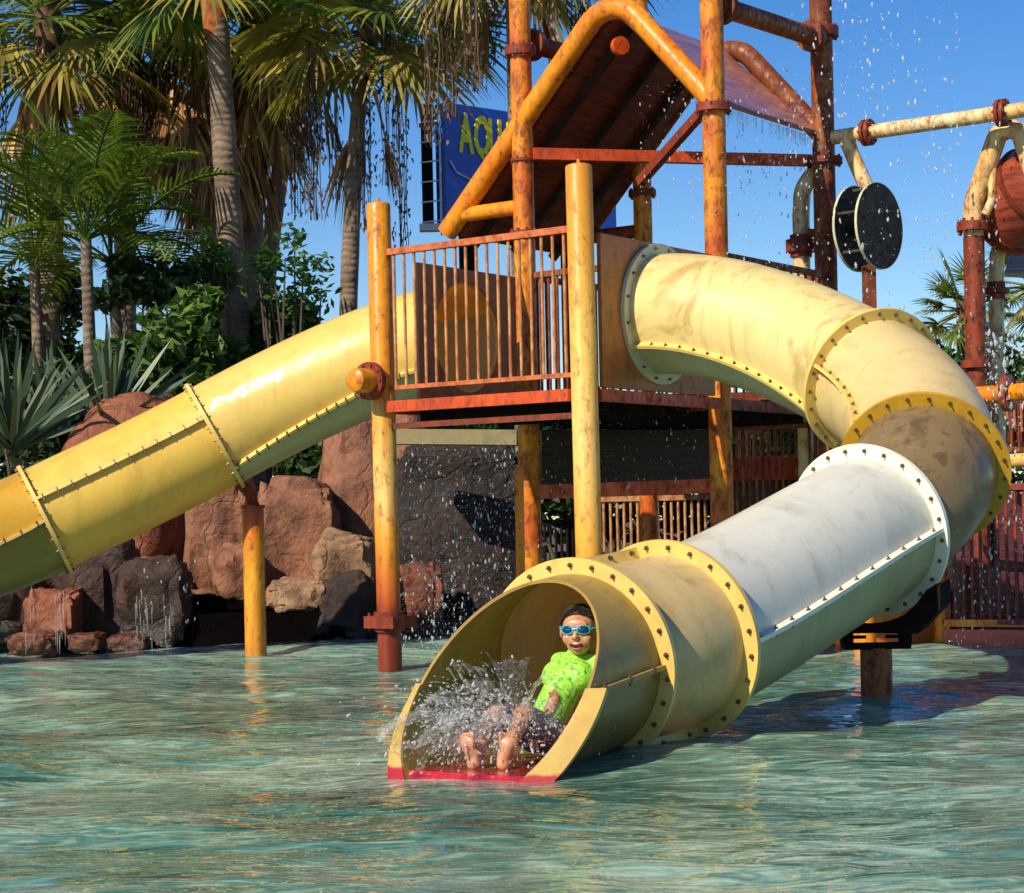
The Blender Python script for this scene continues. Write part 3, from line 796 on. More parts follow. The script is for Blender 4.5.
# ------------------------------------------------------------------ rocks
def rockmat(name,c1,c2,c3):
    k=N(name);p=k.pos();f=k.noise(p,1.7,8,.68,.6);g=k.noise(p,9,5,.6)
    col=k.ramp(f,[(.3,c1),(.52,c2),(.75,c3)])
    col=k.mix(k.maprange(g,.4,.7,0,.35),col,tuple(x*.55 for x in c1))
    wp=k.n('ShaderNodeVectorMath',operation='ADD');nz=k.n('ShaderNodeTexNoise');nz.inputs['Scale'].default_value=1.6;nz.inputs['Detail'].default_value=4;k.l(p,nz.inputs['Vector'])
    sc=k.n('ShaderNodeVectorMath',operation='SCALE');sc.inputs['Scale'].default_value=1.1;k.l(nz.outputs['Color'],sc.inputs[0]);k.l(p,wp.inputs[0]);k.l(sc.outputs[0],wp.inputs[1])
    vo=k.n('ShaderNodeTexVoronoi');vo.feature='DISTANCE_TO_EDGE';vo.inputs['Scale'].default_value=1.25;k.l(wp.outputs[0],vo.inputs['Vector'])
    ck=k.maprange(vo.outputs['Distance'],0,.035,1,0)
    col=k.mix(k.math('MULTIPLY',ck,.12),col,tuple(x*.25 for x in c1))
    h=k.math('ADD',k.math('MULTIPLY',f,1.3),k.math('MULTIPLY',g,.5));h=k.math('SUBTRACT',h,k.math('MULTIPLY',ck,.12))
    dr=k.noise(k.stretch(p,(6,6,.8)),1,5,.6)
    col=k.mix(k.maprange(dr,.52,.66,0,.6),col,tuple(x*.4 for x in c1))
    wet=k.maprange(k.math('ADD',k.z(),k.math('MULTIPLY',g,.25)),.15,.42,.85,0)
    col=k.mix(wet,col,tuple(x*.3 for x in c1))
    k.bsdf(col,k.maprange(wet,0,.85,.72,.25),k.bump(h,.9,.07));return k.m
M['rock']=rockmat('red_brown_rock',(.13,.045,.02),(.29,.115,.055),(.42,.21,.11))
M['rockred']=rockmat('dark_red_rock',(.11,.028,.012),(.27,.08,.03),(.36,.14,.06))
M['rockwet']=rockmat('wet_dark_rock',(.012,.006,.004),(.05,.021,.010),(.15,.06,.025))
M['rocktan']=rockmat('tan_rock',(.18,.09,.045),(.34,.19,.10),(.52,.37,.22))
M['wetwall_shade']=rockmat('wet_wall_painted_shade',(.006,.004,.003),(.026,.012,.006),(.10,.045,.02))  # wet rock; its near-black tone also paints in the shade of the deck
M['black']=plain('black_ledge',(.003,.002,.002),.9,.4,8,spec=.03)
def rock(c,r,mat,label,seed,rot=0,pw=.55,amp=.16,taper=0,shear=0,name='rock',crack=.22):
    m=MB();n=44;K=30;vs=[]
    c=V(c)
    for i in range(K+1):
        th=math.pi*i/K
        for j in range(n):
            an=2*math.pi*j/n
            d=V((math.sin(th)*math.cos(an),math.sin(th)*math.sin(an),math.cos(th)))
            # box-ish superellipsoid
            q=V([math.copysign(abs(x)**pw,x) for x in d])
            q=q/max(1e-6,(abs(q.x)**4+abs(q.y)**4+abs(q.z)**4)**.25)*.9
            nn=mnoise.fractal(d*1.3+V((seed*7.3,seed,0)),1.0,2.2,4)
            cr=mnoise.voronoi(d*1.9+V((seed,0,seed*3)))[0]
            s=1+amp*nn+crack*(cr[1]-cr[0])-crack*.5
            q=q*s
            q.x*=1-taper*(q.z*.5+.5);q.y*=1-taper*.6*(q.z*.5+.5);q.x+=shear*q.z
            x=q.x*r[0];y=q.y*r[1];cr_,sr=math.cos(rot),math.sin(rot)
            vs.append(c+V((x*cr_-y*sr,x*sr+y*cr_,q.z*r[2])))
    fs=[(i*n+j,(i+1)*n+j,(i+1)*n+(j+1)%n,i*n+(j+1)%n) for i in range(K) for j in range(n)]
    return tag(m.add(vs,fs).build(name,mat,ang=38),label,'rock')
def prock(px0,px1,py0,py1,d,dep,mat,label,seed,**kw):
    a=at(px0,(py0+py1)/2,d);b=at(px1,(py0+py1)/2,d);t=at((px0+px1)/2,py0,d).z;bo=at((px0+px1)/2,py1,d).z
    return rock(((a.x+b.x)/2,d+dep*.6,(t+bo)/2),((b.x-a.x)/2*1.05,dep,(t-bo)/2*1.08),mat,label,seed,**kw)
prock(278,440,398,660,18.3,.9,M['rock'],'tall pinkish brown rock cliff behind the left tower leg',2,taper=.35,shear=.25)
prock(244,345,474,640,17.7,.6,M['rock'],'blocky red brown rock right of the slide support post',5,pw=.4,amp=.1)
prock(172,262,455,620,17.8,.6,M['rock'],'upright red brown rock slab left of the slide support post',9,pw=.4,amp=.1,taper=.2)
prock(208,262,543,606,17.2,.35,M['rock'],'small rounded brown boulder between two upright rocks',12,pw=.8)
prock(308,380,532,606,17.0,.45,M['rocktan'],'cream topped tan boulder on the pool edge',15,pw=.6)
prock(310,384,568,652,16.9,.4,M['rockwet'],'dark boulder below the cream topped one',17,pw=.6)
prock(262,330,578,615,16.9,.3,M['rocktan'],'low tan rock lying on the dark ledge',19)
prock(0,215,384,600,18.4,1.0,M['rockred'],'large sloping red rock rising above the yellow slide',21,taper=.55,shear=.22,amp=.10,pw=.62,crack=.06)
prock(-60,40,560,650,17.0,.7,M['rockwet'],'wet dark rock at the left edge under the slide',23)
prock(20,80,586,652,16.8,.4,M['rockred'],'red brown wet boulder with trickling water at left',25)
prock(45,140,530,660,17.3,.6,M['rockwet'],'dark wet rock face under the slide joint',27)
prock(112,192,556,655,16.8,.4,M['rockwet'],'wet mossy boulder with thin waterfalls beside the dark ledge',31,pw=.7)
prock(130,180,556,590,17.0,.3,M['rockred'],'rounded red rock crowning the mossy waterfall boulder',33,pw=.8)
prock(4,60,632,658,16.4,.25,M['rockred'],'low red stone at the waterline, far left',35)
prock(66,104,632,655,16.4,.2,M['rockred'],'low red stone at the waterline beside the wet boulder',37)
prock(104,150,634,654,16.4,.2,M['rockred'],'flat red stone at the waterline near the waterfall',39)
prock(152,186,540,580,19.0,.4,M['rocktan'],'pale whitish rock seen in the gap below the slide',41)
prock(372,548,428,690,18.0,.5,M['wetwall_shade'],'wet rock wall with deck shade painted in, behind falling water under the deck',43,pw=.22,amp=.05)
prock(395,445,560,648,17.3,.3,M['rockred'],'brown rock foot of the wet wall behind the tower leg',47,pw=.6)
# ledges
tag(MB().beam(at(392,437,17.2),at(520,438,17.0),.35,.13).build('stone_ledge',fibre('olive_ledge',(.34,.28,.14),(.15,.12,.04),.5)),'olive horizontal ledge spilling water under the deck','ledge')
tag(MB().box(at(275,628,17.2),(1.7,.7,.30)).box(at(275,600,17.5),(1.7,.7,.12)).build('dark_ledge',M['black']),'low black ledge along the water below the brown rocks','ledge')
# ------------------------------------------------------------------ vegetation
GREEN=[(.03,.075,.012),(.06,.13,.02),(.11,.19,.03),(.18,.24,.035)]
M['palmleaf']=leafmat('fan_palm_leaf',[(.035,.085,.015),(.08,.15,.02),(.16,.23,.03),(.34,.32,.05)])
M['palmyellow']=leafmat('yellowing_palm_leaf',[(.16,.19,.03),(.34,.29,.05),(.45,.34,.07),(.28,.17,.05)])
M['palmdead']=leafmat('dead_palm_leaf',[(.14,.06,.02),(.42,.21,.07),(.70,.44,.18),(.38,.16,.045),(.05,.025,.012)],.15,.8)
M['strings']=leafmat('seed_strings',[(.04,.02,.012),(.10,.05,.03),(.26,.17,.10)],.1,.8)
M['feather']=leafmat('feather_palm_leaf',[(.04,.09,.010),(.08,.14,.012),(.19,.25,.025),(.09,.15,.015)],.3)
M['sword']=leafmat('sword_leaf',[(.02,.045,.02),(.05,.085,.04),(.12,.16,.08)],.15)
M['bush']=leafmat('bush_leaf',[(.02,.05,.01),(.04,.10,.015),(.09,.17,.02),(.15,.24,.03)],.35)
M['bushdark']=leafmat('dark_bush_leaf',[(.012,.03,.008),(.03,.065,.012),(.05,.10,.02)],.3)
M['lightleaf']=leafmat('light_leaf',[(.06,.13,.02),(.10,.20,.03),(.06,.16,.06)],.45)
k=N('palm_trunk');p=k.pos()
wv=k.n('ShaderNodeTexWave');wv.wave_type='BANDS';wv.bands_direction='Z';wv.inputs['Scale'].default_value=3.6;wv.inputs['Distortion'].default_value=7;wv.inputs['Detail'].default_value=3;k.l(p,wv.inputs[0])
f=k.noise(p,3,6,.65)
col=k.mix(k.math('MULTIPLY',wv.outputs['Fac'],.35),k.ramp(f,[(.3,(.09,.06,.04)),(.7,(.32,.23,.15))]),(.10,.06,.04))
k.bsdf(col,.85,k.bump(k.math('ADD',k.math('MULTIPLY',wv.outputs['Fac'],.35),f),.8,.03));M['trunk']=k.m
M['boot']=plain('palm_boot',(.34,.09,.02),.9,.8,11,bump=1)
M['bootbrown']=plain('palm_boot_brown',(.13,.06,.03),.9,.8,11,bump=1)
M['twig']=plain('twig',(.10,.07,.045),.8,.4,9)
def fan(m,base,dirv,nrm,plen,rad_,n,spread,droop,r,w=.032,petiole=True):
    dirv=dirv.normalized();nrm=(nrm-dirv*nrm.dot(dirv)).normalized();sd=dirv.cross(nrm)
    c=base+dirv*plen-up3*(.12*plen*abs(1-abs(dirv.z)))
    if petiole: m.tube([base,base.lerp(c,.5)+up3*.03*plen,c],[.028,.018,.012],4,caps=False)
    for i in range(n):
        a=R_(spread)*((i+.5)/n*2-1)+r.uniform(-.04,.04)
        d=(dirv*math.cos(a)+sd*math.sin(a)).normalized()
        L=rad_*(.72+.28*math.cos(a))*r.uniform(.88,1.08)
        pts=[c];pp=c;dd_=V(d)
        K=5
        for k_ in range(K):
            fr=(k_+1)/K
            g=droop*(fr**2)*r.uniform(.8,1.25)
            dn_=(dd_-up3*g).normalized();pp=pp+dn_*L/K;pts.append(pp)
        wd_=sd*math.cos(a)-dirv*math.sin(a)
        wd_=(wd_+nrm*r.uniform(-.5,.5)).normalized()
        ws=[.35,1,1,.8,.45,.06];vs=[]
        for q,w_ in zip(pts,ws): vs+=[q-wd_*w*w_,q+wd_*w*w_]
        m.add(vs,[(2*j,2*j+1,2*j+3,2*j+2) for j in range(K)])
def fanpalm(base,top,r0,r1,seed,label,ngreen=26,ndead=26,dlen=2.2,rad_=1.15,strings=14,scale=1.0,slen=2.2,bend=.25):
    r=random.Random(seed);base=V(base);top=V(top)
    root=empty('fan_palm',base,label,'palm tree','tall fan palms behind the slides')
    mid=base.lerp(top,.5)+V((bend*r.uniform(-1,1),0,0))
    pts=[];K=16
    for i in range(K+1):
        t=i/K;p=base*(1-t)**2+mid*2*t*(1-t)+top*t*t;pts.append(p)
    rs=[(r0*(1-i/K)+r1*i/K)*(1+.03*math.sin(i*2.3)) for i in range(K+1)]
    rs[0]*=1.35
    MB().tube(pts,rs,20).build('trunk',M['trunk'],root)
    MB().tube([pts[-1]-up3*.8,pts[-1]-up3*.3,pts[-1]+up3*.35],[r1*1.02,r1*1.35,r1*1.3],16).build('boot',M['boot'] if seed==11 else M['bootbrown'],root)
    g=MB();y=MB();dd_=MB();s=MB()
    for i in range(ngreen):
        az=i*2.399+r.uniform(-.3,.3);el=R_(78-125*(i/ngreen)**.9)
        d=V((math.cos(az)*math.cos(el),math.sin(az)*math.cos(el),math.sin(el)))
        nr=up3 if abs(d.z)<.8 else V((math.cos(az),math.sin(az),0))*-1
        nr=nr+V((r.uniform(-.5,.5),r.uniform(-.5,.5),0))
        tgt=y if (i/ngreen>.72 and r.random()<.65) else g
        fan(tgt,top+V((0,0,.15)),d,nr,scale*r.uniform(.75,1.15),scale*rad_*r.uniform(.85,1.1),26,105,.28+.5*(i/ngreen),r,.030*scale)
    for i in range(ndead):
        az=i*2.399+r.uniform(-.4,.4);el=R_(r.uniform(-62,-86))
        d=V((math.cos(az)*math.cos(el),math.sin(az)*math.cos(el),math.sin(el)))
        b0=top+V((math.cos(az)*r1,math.sin(az)*r1,-r.uniform(.0,.45*dlen)))
        fan(dd_,b0,d,V((math.cos(az),math.sin(az),.2)),scale*r.uniform(.5,.9),scale*rad_*r.uniform(.75,1.05),15,r.uniform(18,42),.55,r,.026*scale)
    for i in range(strings):
        az=r.uniform(0,6.28);rr=r.uniform(.55,1.35)*scale
        p=top+V((math.cos(az)*rr,math.sin(az)*rr,r.uniform(-.6,.1)));L=slen*r.uniform(.5,1.05)
        for q in range(7):
            pts=[];x=p+V((r.uniform(-.09,.09),r.uniform(-.09,.09),0))
            for k_ in range(7):
                pts.append(x+V((r.uniform(-.02,.02),r.uniform(-.02,.02),-L*k_/6)))
            s.tube(pts,.006,3,caps=False)
            for k_ in range(16):
                z=r.random();c=x+V((r.uniform(-.09,.09),r.uniform(-.09,.09),-L*(.15+.85*z)))
                a1=V((r.uniform(-1,1),r.uniform(-1,1),r.uniform(-.6,.6))).normalized()*.018
                a2=V((r.uniform(-.4,.4),r.uniform(-.4,.4),-1)).normalized()*r.uniform(.03,.08)
                s.add([c-a1,c+a1,c+a2+a1*.5,c+a2-a1*.5],[(0,1,2,3)])
    g.build('crown',M['palmleaf'],root,smooth=False)
    if y.v:y.build('yellow_fronds',M['palmyellow'],root,smooth=False)
    if dd_.v:dd_.build('dead_skirt',M['palmdead'],root,smooth=False)
    if s.v:s.build('seed_strings',M['strings'],root,smooth=False)['kind']='stuff'
    return root
def gz(p,z=.6): return V((p.x,p.y,z))
fanpalm(gz(at(249,400,22.5)),at(214,-30,22.5),.185,.125,11,'tallest thick pale palm trunk with orange boot standing left of centre',ngreen=18,ndead=0,strings=0)
fanpalm(gz(at(229,400,25)),at(196,20,25),.16,.12,12,'slimmer palm left of the tallest trunk under a heavy brown skirt of dead fronds',ngreen=18,ndead=40,dlen=2.6,strings=12)
fanpalm(gz(at(262,400,25.5)),at(252,10,25.5),.15,.11,13,'slim palm just right of the tallest trunk with hanging brown fronds and seed strings',ngreen=16,ndead=32,dlen=2.3,strings=12,slen=2.3)
fanpalm(gz(at(345,400,23.5)),at(366,18,23.5),.13,.088,14,'palm with slender bare trunk standing against the sky left of the blue sign',ngreen=32,ndead=2,strings=4,slen=2.2)
fanpalm(gz(at(30,400,24)),at(48,30,24),.17,.13,15,'leafy green palm at the far left with weeping fronds',ngreen=34,ndead=14,dlen=2.2,strings=6)
fanpalm(gz(at(125,400,26)),at(128,5,26),.16,.12,16,'palm with tangled green and brown fronds left of the brown skirted palm',ngreen=20,ndead=28,dlen=2.4,strings=8)
fanpalm(gz(at(526,400,21.5)),at(513,-70,21.5),.13,.10,17,'palm crown hanging in front of the blue sign',ngreen=26,ndead=2,strings=7,slen=2.0,bend=.0)
fanpalm(gz(at(236,400,27)),at(300,40,27),.15,.11,18,'green palm behind the brown skirts, drooping right over the sky',ngreen=16,ndead=2,strings=4,slen=2.2)
fanpalm(gz(at(1040,400,26)),at(1035,300,26),.14,.1,19,'small palm at the right edge below the plank awning',ngreen=22,ndead=6,strings=0,scale=.5)
fanpalm(gz(at(950,420,30)),at(965,322,30),.12,.1,20,'small distant palm behind the wet brown post at right',ngreen=22,ndead=4,strings=0,scale=.5)
# feather palms
def feather(m,base,az,el,L,r,w=.045,n=30,leaf=.62):
    d=V((math.cos(az)*math.cos(el),math.sin(az)*math.cos(el),math.sin(el)));p=V(base);pts=[p.copy()];K=n
    for i in range(K):
        d=(d-up3*.030*(1+1.2*i/K)).normalized();p=p+d*L/K;pts.append(p.copy())
        if i>5:
            sd=d.cross(up3).normalized();un=sd.cross(d)
            ll=leaf*math.sin(math.pi*(.12+.86*(i/K)))*r.uniform(.85,1.1)
            for sg in (-1,1):
                ld=(sd*sg*.85+d*.55+un*.22+V((r.uniform(-.08,.08),)*3)).normalized()
                q0=p;q1=p+ld*ll*.5;q2=q1+(ld-up3*.45).normalized()*ll*.5
                ww=d*w*.5
                m.add([q0-ww*.5,q0+ww*.5,q1+ww,q1-ww,q2],[(0,1,2,3),(3,2,4)])
    m.tube(pts[::3],[.018]*len(pts[::3]),4,caps=False)
def featherpalm(base,top,seed,label,nf=11,L=2.0):
    r=random.Random(seed);root=empty('feather_palm',base,label,'palm tree','feather palms among the shrubs')
    base=V(base);top=V(top)
    MB().tube([base,base.lerp(top,.5)+V((.05,0,0)),top],[.09,.075,.06],12).build('trunk',M['trunk'],root)
    m=MB()
    for i in range(nf): feather(m,top,i*2.399+seed,R_(r.uniform(18,80)),L*r.uniform(.75,1.1),r)
    m.build('crown',M['feather'],root,smooth=False)
featherpalm(gz(at(85,420,21)),at(86,240,21),1,'bright green feather palm with arching fronds in the left middle',12,1.75)
featherpalm(gz(at(120,420,22)),at(112,262,22),2,'feather palm with shaded fronds right of the bright one',11,1.7)
featherpalm(gz(at(36,420,22.5)),at(34,258,22.5),3,'feather palm near the left edge in shade',11,1.8)
# sword-leaf plants
def sword(base,seed,label,n=34,L=1.5,fanw=1.0):
    r=random.Random(seed);m=MB();base=V(base)
    for i in range(n):
        az=r.uniform(0,6.28);el=R_(r.uniform(20,88))
        d=V((math.cos(az)*math.cos(el)*fanw,math.sin(az)*math.cos(el),math.sin(el))).normalized()
        ll=L*r.uniform(.7,1.1);sd=d.cross(V((r.uniform(-1,1),-1,.2))).normalized();p=base;vs=[]
        for k_,w_ in enumerate((.6,1,.9,.6,.05)):
            q=base+d*ll*k_/4-up3*.05*ll*(k_/4)**2;vs+=[q-sd*.035*w_,q+sd*.035*w_]
        m.add(vs,[(2*j,2*j+1,2*j+3,2*j+2) for j in range(4)])
    return tag(m.build('sword_leaf_plant',M['sword'],smooth=False),label,'plant','grey green sword leaf plants behind the slide')
sword(at(108,432,18.9),1,'upright grey green sword leaf plant above the sloping red rock',46,1.05)
sword(at(12,450,18.6),2,'broad grey green sword leaf plant at the left edge above the slide',54,1.15)
sword(at(50,440,19.3),3,'dim sword leaf plant between the two brighter ones',34,1.0)
# shrubs
def shrub(c,r_,n,mat,label,seed,leaf=.09,name='shrub',clumps=14,stems=6,cat='shrub',group='shrubs and bushes behind the rocks',ground=.5):
    r=random.Random(seed);c=V(c);root=empty(name,(c.x,c.y,ground),label,cat,group)
    cl=[]
    for i in range(clumps):
        while True:
            q=V((r.uniform(-1,1),r.uniform(-1,1),r.uniform(-1,1)))
            if q.length<1:break
        cl.append((V((q.x*r_[0]*.78,q.y*r_[1]*.78,q.z*r_[2]*.78)),r.uniform(.22,.45)))
    m=MB()
    for i in range(n):
        k_,cr=r.choice(cl);q=V((r.gauss(0,1),r.gauss(0,1),r.gauss(0,1))).normalized()*r.random()**.4*cr
        p=c+k_+V((q.x*r_[0],q.y*r_[1],q.z*r_[2]))
        a=V((r.uniform(-1,1),r.uniform(-1,1),r.uniform(-.4,.8))).normalized();b=a.cross(V((r.uniform(-1,1),r.uniform(-1,1),r.uniform(-1,1)))).normalized()
        l=leaf*r.uniform(.6,1.3)
        m.add([p-a*l,p+b*l*.42,p+a*l,p-b*l*.42],[(0,1,2,3)])
    m.build('foliage',mat,root,smooth=False)
    s=MB()
    for i in range(stems):
        k_,_=cl[i%len(cl)];b0=V((c.x+r.uniform(-.3,.3)*r_[0],c.y,ground))
        s.tube([b0,(b0+c+k_)/2+V((r.uniform(-.1,.1),0,0)),c+k_],[.035,.022,.008],5,caps=False)
    s.build('stem',M['twig'],root)
def ps(px,py,d,wx,wy,n,mat,label,seed,**kw):
    s_=F/d;shrub(at(px,py,d),(wx/s_,max(.5,wx/s_*.6),wy/s_),n,mat,label,seed,**kw)
ps(25,330,24,80,90,5200,M['bushdark'],'dark dense bush mass at the left edge',1,clumps=26)
ps(60,420,20.8,95,60,3600,M['bushdark'],'dark undergrowth behind the sword leaf plants',2,clumps=22)
ps(150,360,20.5,75,52,4200,M['bush'],'mid green bush right of the sword leaf plants',3,clumps=22)
ps(205,335,21.2,52,46,3000,M['bush'],'leafy green bush at the foot of the tall palms',4,clumps=18,leaf=.10)
ps(140,285,22.0,60,36,1500,M['bushdark'],'sparse dark foliage below the feather palms',5,clumps=16)
ps(280,330,22.5,55,40,2400,M['bush'],'green bush behind the top of the yellow slide',6,clumps=16)
ps(290,275,21.8,50,50,520,M['lightleaf'],'airy light green tree branches against the sky between palm trunks',7,clumps=22,leaf=.065,stems=12,name='airy_tree',cat='tree')
ps(210,262,22.2,32,34,420,M['lightleaf'],'thin sprigs of light leaves left of the tallest trunk',8,clumps=12,leaf=.07,stems=8,name='airy_tree',cat='tree')
ps(320,380,23,60,42,2600,M['bushdark'],'dark bush behind the curve of the yellow slide',9,clumps=18)
ps(215,420,21.5,70,45,2600,M['bushdark'],'dark bush between the sloping red rock and the brown cliff',10,clumps=18)
ps(180,520,19.8,60,60,2400,M['bushdark'],'dark low leaves seen under the yellow slide',11,clumps=14)
ps(312,452,20.5,60,40,2600,M['bushdark'],'dark bush filling the gap above the blocky brown rocks',17,clumps=18)
ps(440,438,25,70,34,2200,M['bush'],'green hedge glimpsed through the gap beneath the deck',12,clumps=14)
ps(620,460,25,120,60,3600,M['bushdark'],'dark hedge far behind the tower legs',13,clumps=22)
ps(780,440,27,90,46,3000,M['bush'],'hedge behind the right railing and red ledge',14,clumps=20)
ps(985,375,25,75,40,3200,M['bush'],'green hedge below the distant palms at the right',15,clumps=20)
ps(930,450,25,110,60,3000,M['bushdark'],'dark hedge behind the lower elbow at right',16,clumps=20)
m=MB();rr_=random.Random(77)
for i in range(15000):
    x=rr_.uniform(-13,13);ht=2.7+.9*mnoise.noise(V((x*.45,3,0)))+.35*mnoise.noise(V((x*1.7,1,0)))+(.5 if x<-1 else 0)
    zc=.2+ht*rr_.random()**.6;yc=33+rr_.uniform(-1,1)+mnoise.noise(V((x*1.1,zc*1.1,0)))
    a=V((rr_.uniform(-1,1),rr_.uniform(-1,.2),rr_.uniform(-.5,.8))).normalized();b=a.cross(V((rr_.uniform(-1,1),rr_.uniform(-1,1),rr_.uniform(-1,1)))).normalized();l=rr_.uniform(.10,.24);p=V((x,yc,zc))
    m.add([p-a*l,p+b*l*.5,p+a*l,p-b*l*.5],[(0,1,2,3)])
tag(m.build('far_trees',M['bushdark'],smooth=False),'dark far line of trees closing the view behind the pool','trees',kind='stuff')
# ------------------------------------------------------------------ billboard
bb=empty('billboard_sign',up(at(530,220,30),0),'blue billboard with yellow capital letters hidden partly by palm fronds','sign')
k=N('sign_blue');k.bsdf((.012,.08,.48),.35);M['blue']=k.m
k=N('sign_yellow');k.bsdf((.88,.74,.01),.5);M['yel']=k.m
k=N('sign_white');k.bsdf((.7,.75,.8),.5);M['wht']=k.m
A=at(447,222,28.5);A2=at(449,102,28.5);B=at(617,255,30.6)
ex=(up(B,0)-up(A,0)).normalized();nn=ex.cross(up3);wd_=(up(B,0)-up(A,0)).length
z0=A.z;z1=A2.z
cen=up(A,(z0+z1)/2)+ex*wd_/2
MB().box(cen-nn*.12,(wd_,.24,z1-z0),ax=(ex,nn,up3)).build('board',M['blue'],bb,ang=20)
def text(s,org,size,mat,name):
    cu=bpy.data.curves.new(name,'FONT');cu.body=s;cu.size=size;cu.extrude=.01;cu.offset=.026*size/.8
    ob=bpy.data.objects.new(name,cu);COL.objects.link(ob)
    me=bpy.data.meshes.new_from_object(ob.evaluated_get(bpy.context.evaluated_depsgraph_get()));bpy.data.objects.remove(ob)
    me.transform(Matrix(((ex.x*.46,0,nn.x,org.x),(ex.y*.46,0,nn.y,org.y),(0,1,nn.z,org.z),(0,0,0,1))))
    me.transform(Matrix.Translation(-bb.location));me.materials.append(mat)
    o=bpy.data.objects.new(name,me);COL.objects.link(o);o.parent=bb;return o
bpy.context.view_layer.update()
for i,ch in enumerate('AQUA'):
    text(ch,up(A,at(460,154,28.9).z-.015*i)+ex*(.25+.272*i)+nn*.012,.80,M['yel'],'letter')
text('W',up(A,at(490,192,29).z)+ex*.62+nn*.012,.22,M['wht'],'letter')
m=MB();pts=[(450,155),(456,166),(466,170),(475,174),(478,182),(486,190)]
pl_=[up(A,0)+ex*((x-447)/1950*29*1.35)+nn*.02+V((0,0,at(x,y+9,28.8).z)) for x,y in pts]
m.tube(pl_,.014,6).build('white_line',M['wht'],bb)
# side truss of the sign
m=MB();e0=A-V((.20,0,0));
dk=MB().beam(up(e0,z0-.0)-V((.08,-.2,0)),up(e0,z1)-V((.08,-.2,0)),.16,.18).build('side_frame',M['steel'],bb)
for i in range(7):
    zz_=z0+(z1-z0)*i/6;m.beam(up(e0,zz_)-V((.17,0,0)),up(e0,zz_)+V((.14,0,.03)),.02,.02)
m.beam(up(e0,z0-.2)+V((.12,-.05,0)),up(e0,z1)+V((.12,-.05,0)),.03,.03)
m.build('lattice',M['wht'],bb)
MB().beam(up(e0,z0-.08)-V((.2,0,0)),up(e0,z0-.08)+V((.5,.0,0)),.2,.10).build('catwalk',M['wht'],bb)
for t in (.2,.8): 
    q=up(A,0)+ex*wd_*t-nn*.4;MB().tube([up(q,0),up(q,z1)],.12,12).build('sign_leg',M['steel'],bb)

# ------------------------------------------------------------------ boy
def capsule(m,a,b,ra,rb,n=14):
    a=V(a);b=V(b);t=(b-a).normalized()
    pts=[];rs=[]
    for k_ in range(5):
        f=k_/4*math.pi/2;pts.append(a-t*ra*math.cos(f));rs.append(max(1e-4,ra*math.sin(f)))
    for k_ in range(5):
        f=(4-k_)/4*math.pi/2;pts.append(b+t*rb*math.cos(f));rs.append(max(1e-4,rb*math.sin(f)))
    m.tube(pts,rs,n)
def remesh(m,name,mat,parent,vox=.006,smooth=4):
    me=bpy.data.meshes.new('tmp');me.from_pydata(m.v,[],m.f)
    ob=bpy.data.objects.new('tmp',me);COL.objects.link(ob)
    r=ob.modifiers.new('r','REMESH');r.mode='VOXEL';r.voxel_size=vox;r.use_smooth_shade=True
    s_=ob.modifiers.new('s','SMOOTH');s_.factor=.6;s_.iterations=smooth
    me2=bpy.data.meshes.new_from_object(ob.evaluated_get(bpy.context.evaluated_depsgraph_get()))
    bpy.data.objects.remove(ob)
    me2.name=name
    me2.polygons.foreach_set('use_smooth',[True]*len(me2.polygons))
    me2.materials.clear();me2.materials.append(mat)
    o=bpy.data.objects.new(name,me2);COL.objects.link(o)
    if parent is not None:
        o.parent=parent;me2.transform(Matrix.Translation(-parent.location))
    return o
k=N('skin');p=k.pos();b=k.bsdf(k.ramp(k.noise(p,22,4),[(.3,(.50,.20,.10)),(.7,(.66,.34,.19))]),.33,k.bump(k.noise(p,120,3),.15,.002));b.inputs['Subsurface Weight'].default_value=.12;b.inputs['Subsurface Radius'].default_value=(.02,.008,.004);M['skin']=k.m
k=N('lime_shirt');p=k.pos();a_=k.noise(p,46,4,.65,1);c=k.ramp(a_,[(.36,(.04,.24,.08)),(.43,(.26,.66,.05)),(.60,(.42,.80,.07)),(.68,(.42,.78,.52))])
k.bsdf(c,.5,k.bump(k.noise(p,18,3),.5,.012));M['shirt']=k.m
M['shorts']=plain('grey_shorts',(.16,.15,.22),.5,.4,12)
M['hair']=plain('dark_hair',(.018,.010,.008),.4,.5,60,bump=.6)
FD=V((-.28,-.96,0)).normalized()      # facing of the face
LT=FD.cross(up3)*-1                      # towards boy's left = image right
fw=V((-.5,-.866,0));lt=V((.866,-.5,0))
hip=V((.11,8.50,.10));neck=V((.285,8.72,.425));hc=V((.292,8.675,.535))
boy=MB()
def sph(c,r,sc=(1,1,1),ax=None): boy.sphere(c,r*1.12,18,12,sc,ax)
hax=(LT,FD,up3)
HS=1.13
def H(x,y,z): return hc+LT*x*HS+FD*y*HS+up3*z*HS
# skull, jaw, cheeks
sph(H(0,-.012,.020),.078,(.92,1.08,1.02),hax)
sph(H(0,.022,-.030),.058,(.95,.92,1.05),hax)
sph(H(0,.038,-.066),.030,(1.0,.8,.8),hax)
for sg in (-1,1):
    sph(H(.034*sg,.046,-.026),.026,(1,.8,1),hax)
    sph(H(.076*sg,-.006,-.006),.020,(.4,.75,1.15),hax)
sph(H(0,.064,.030),.040,(1.2,.35,.6),hax)
capsule(boy,H(0,.068,.012),H(0,.083,-.018),.008,.012)
sph(H(.009,.076,-.021),.008);sph(H(-.009,.076,-.021),.008)
capsule(boy,neck-up3*.02,H(0,-.018,-.05),.036,.036)
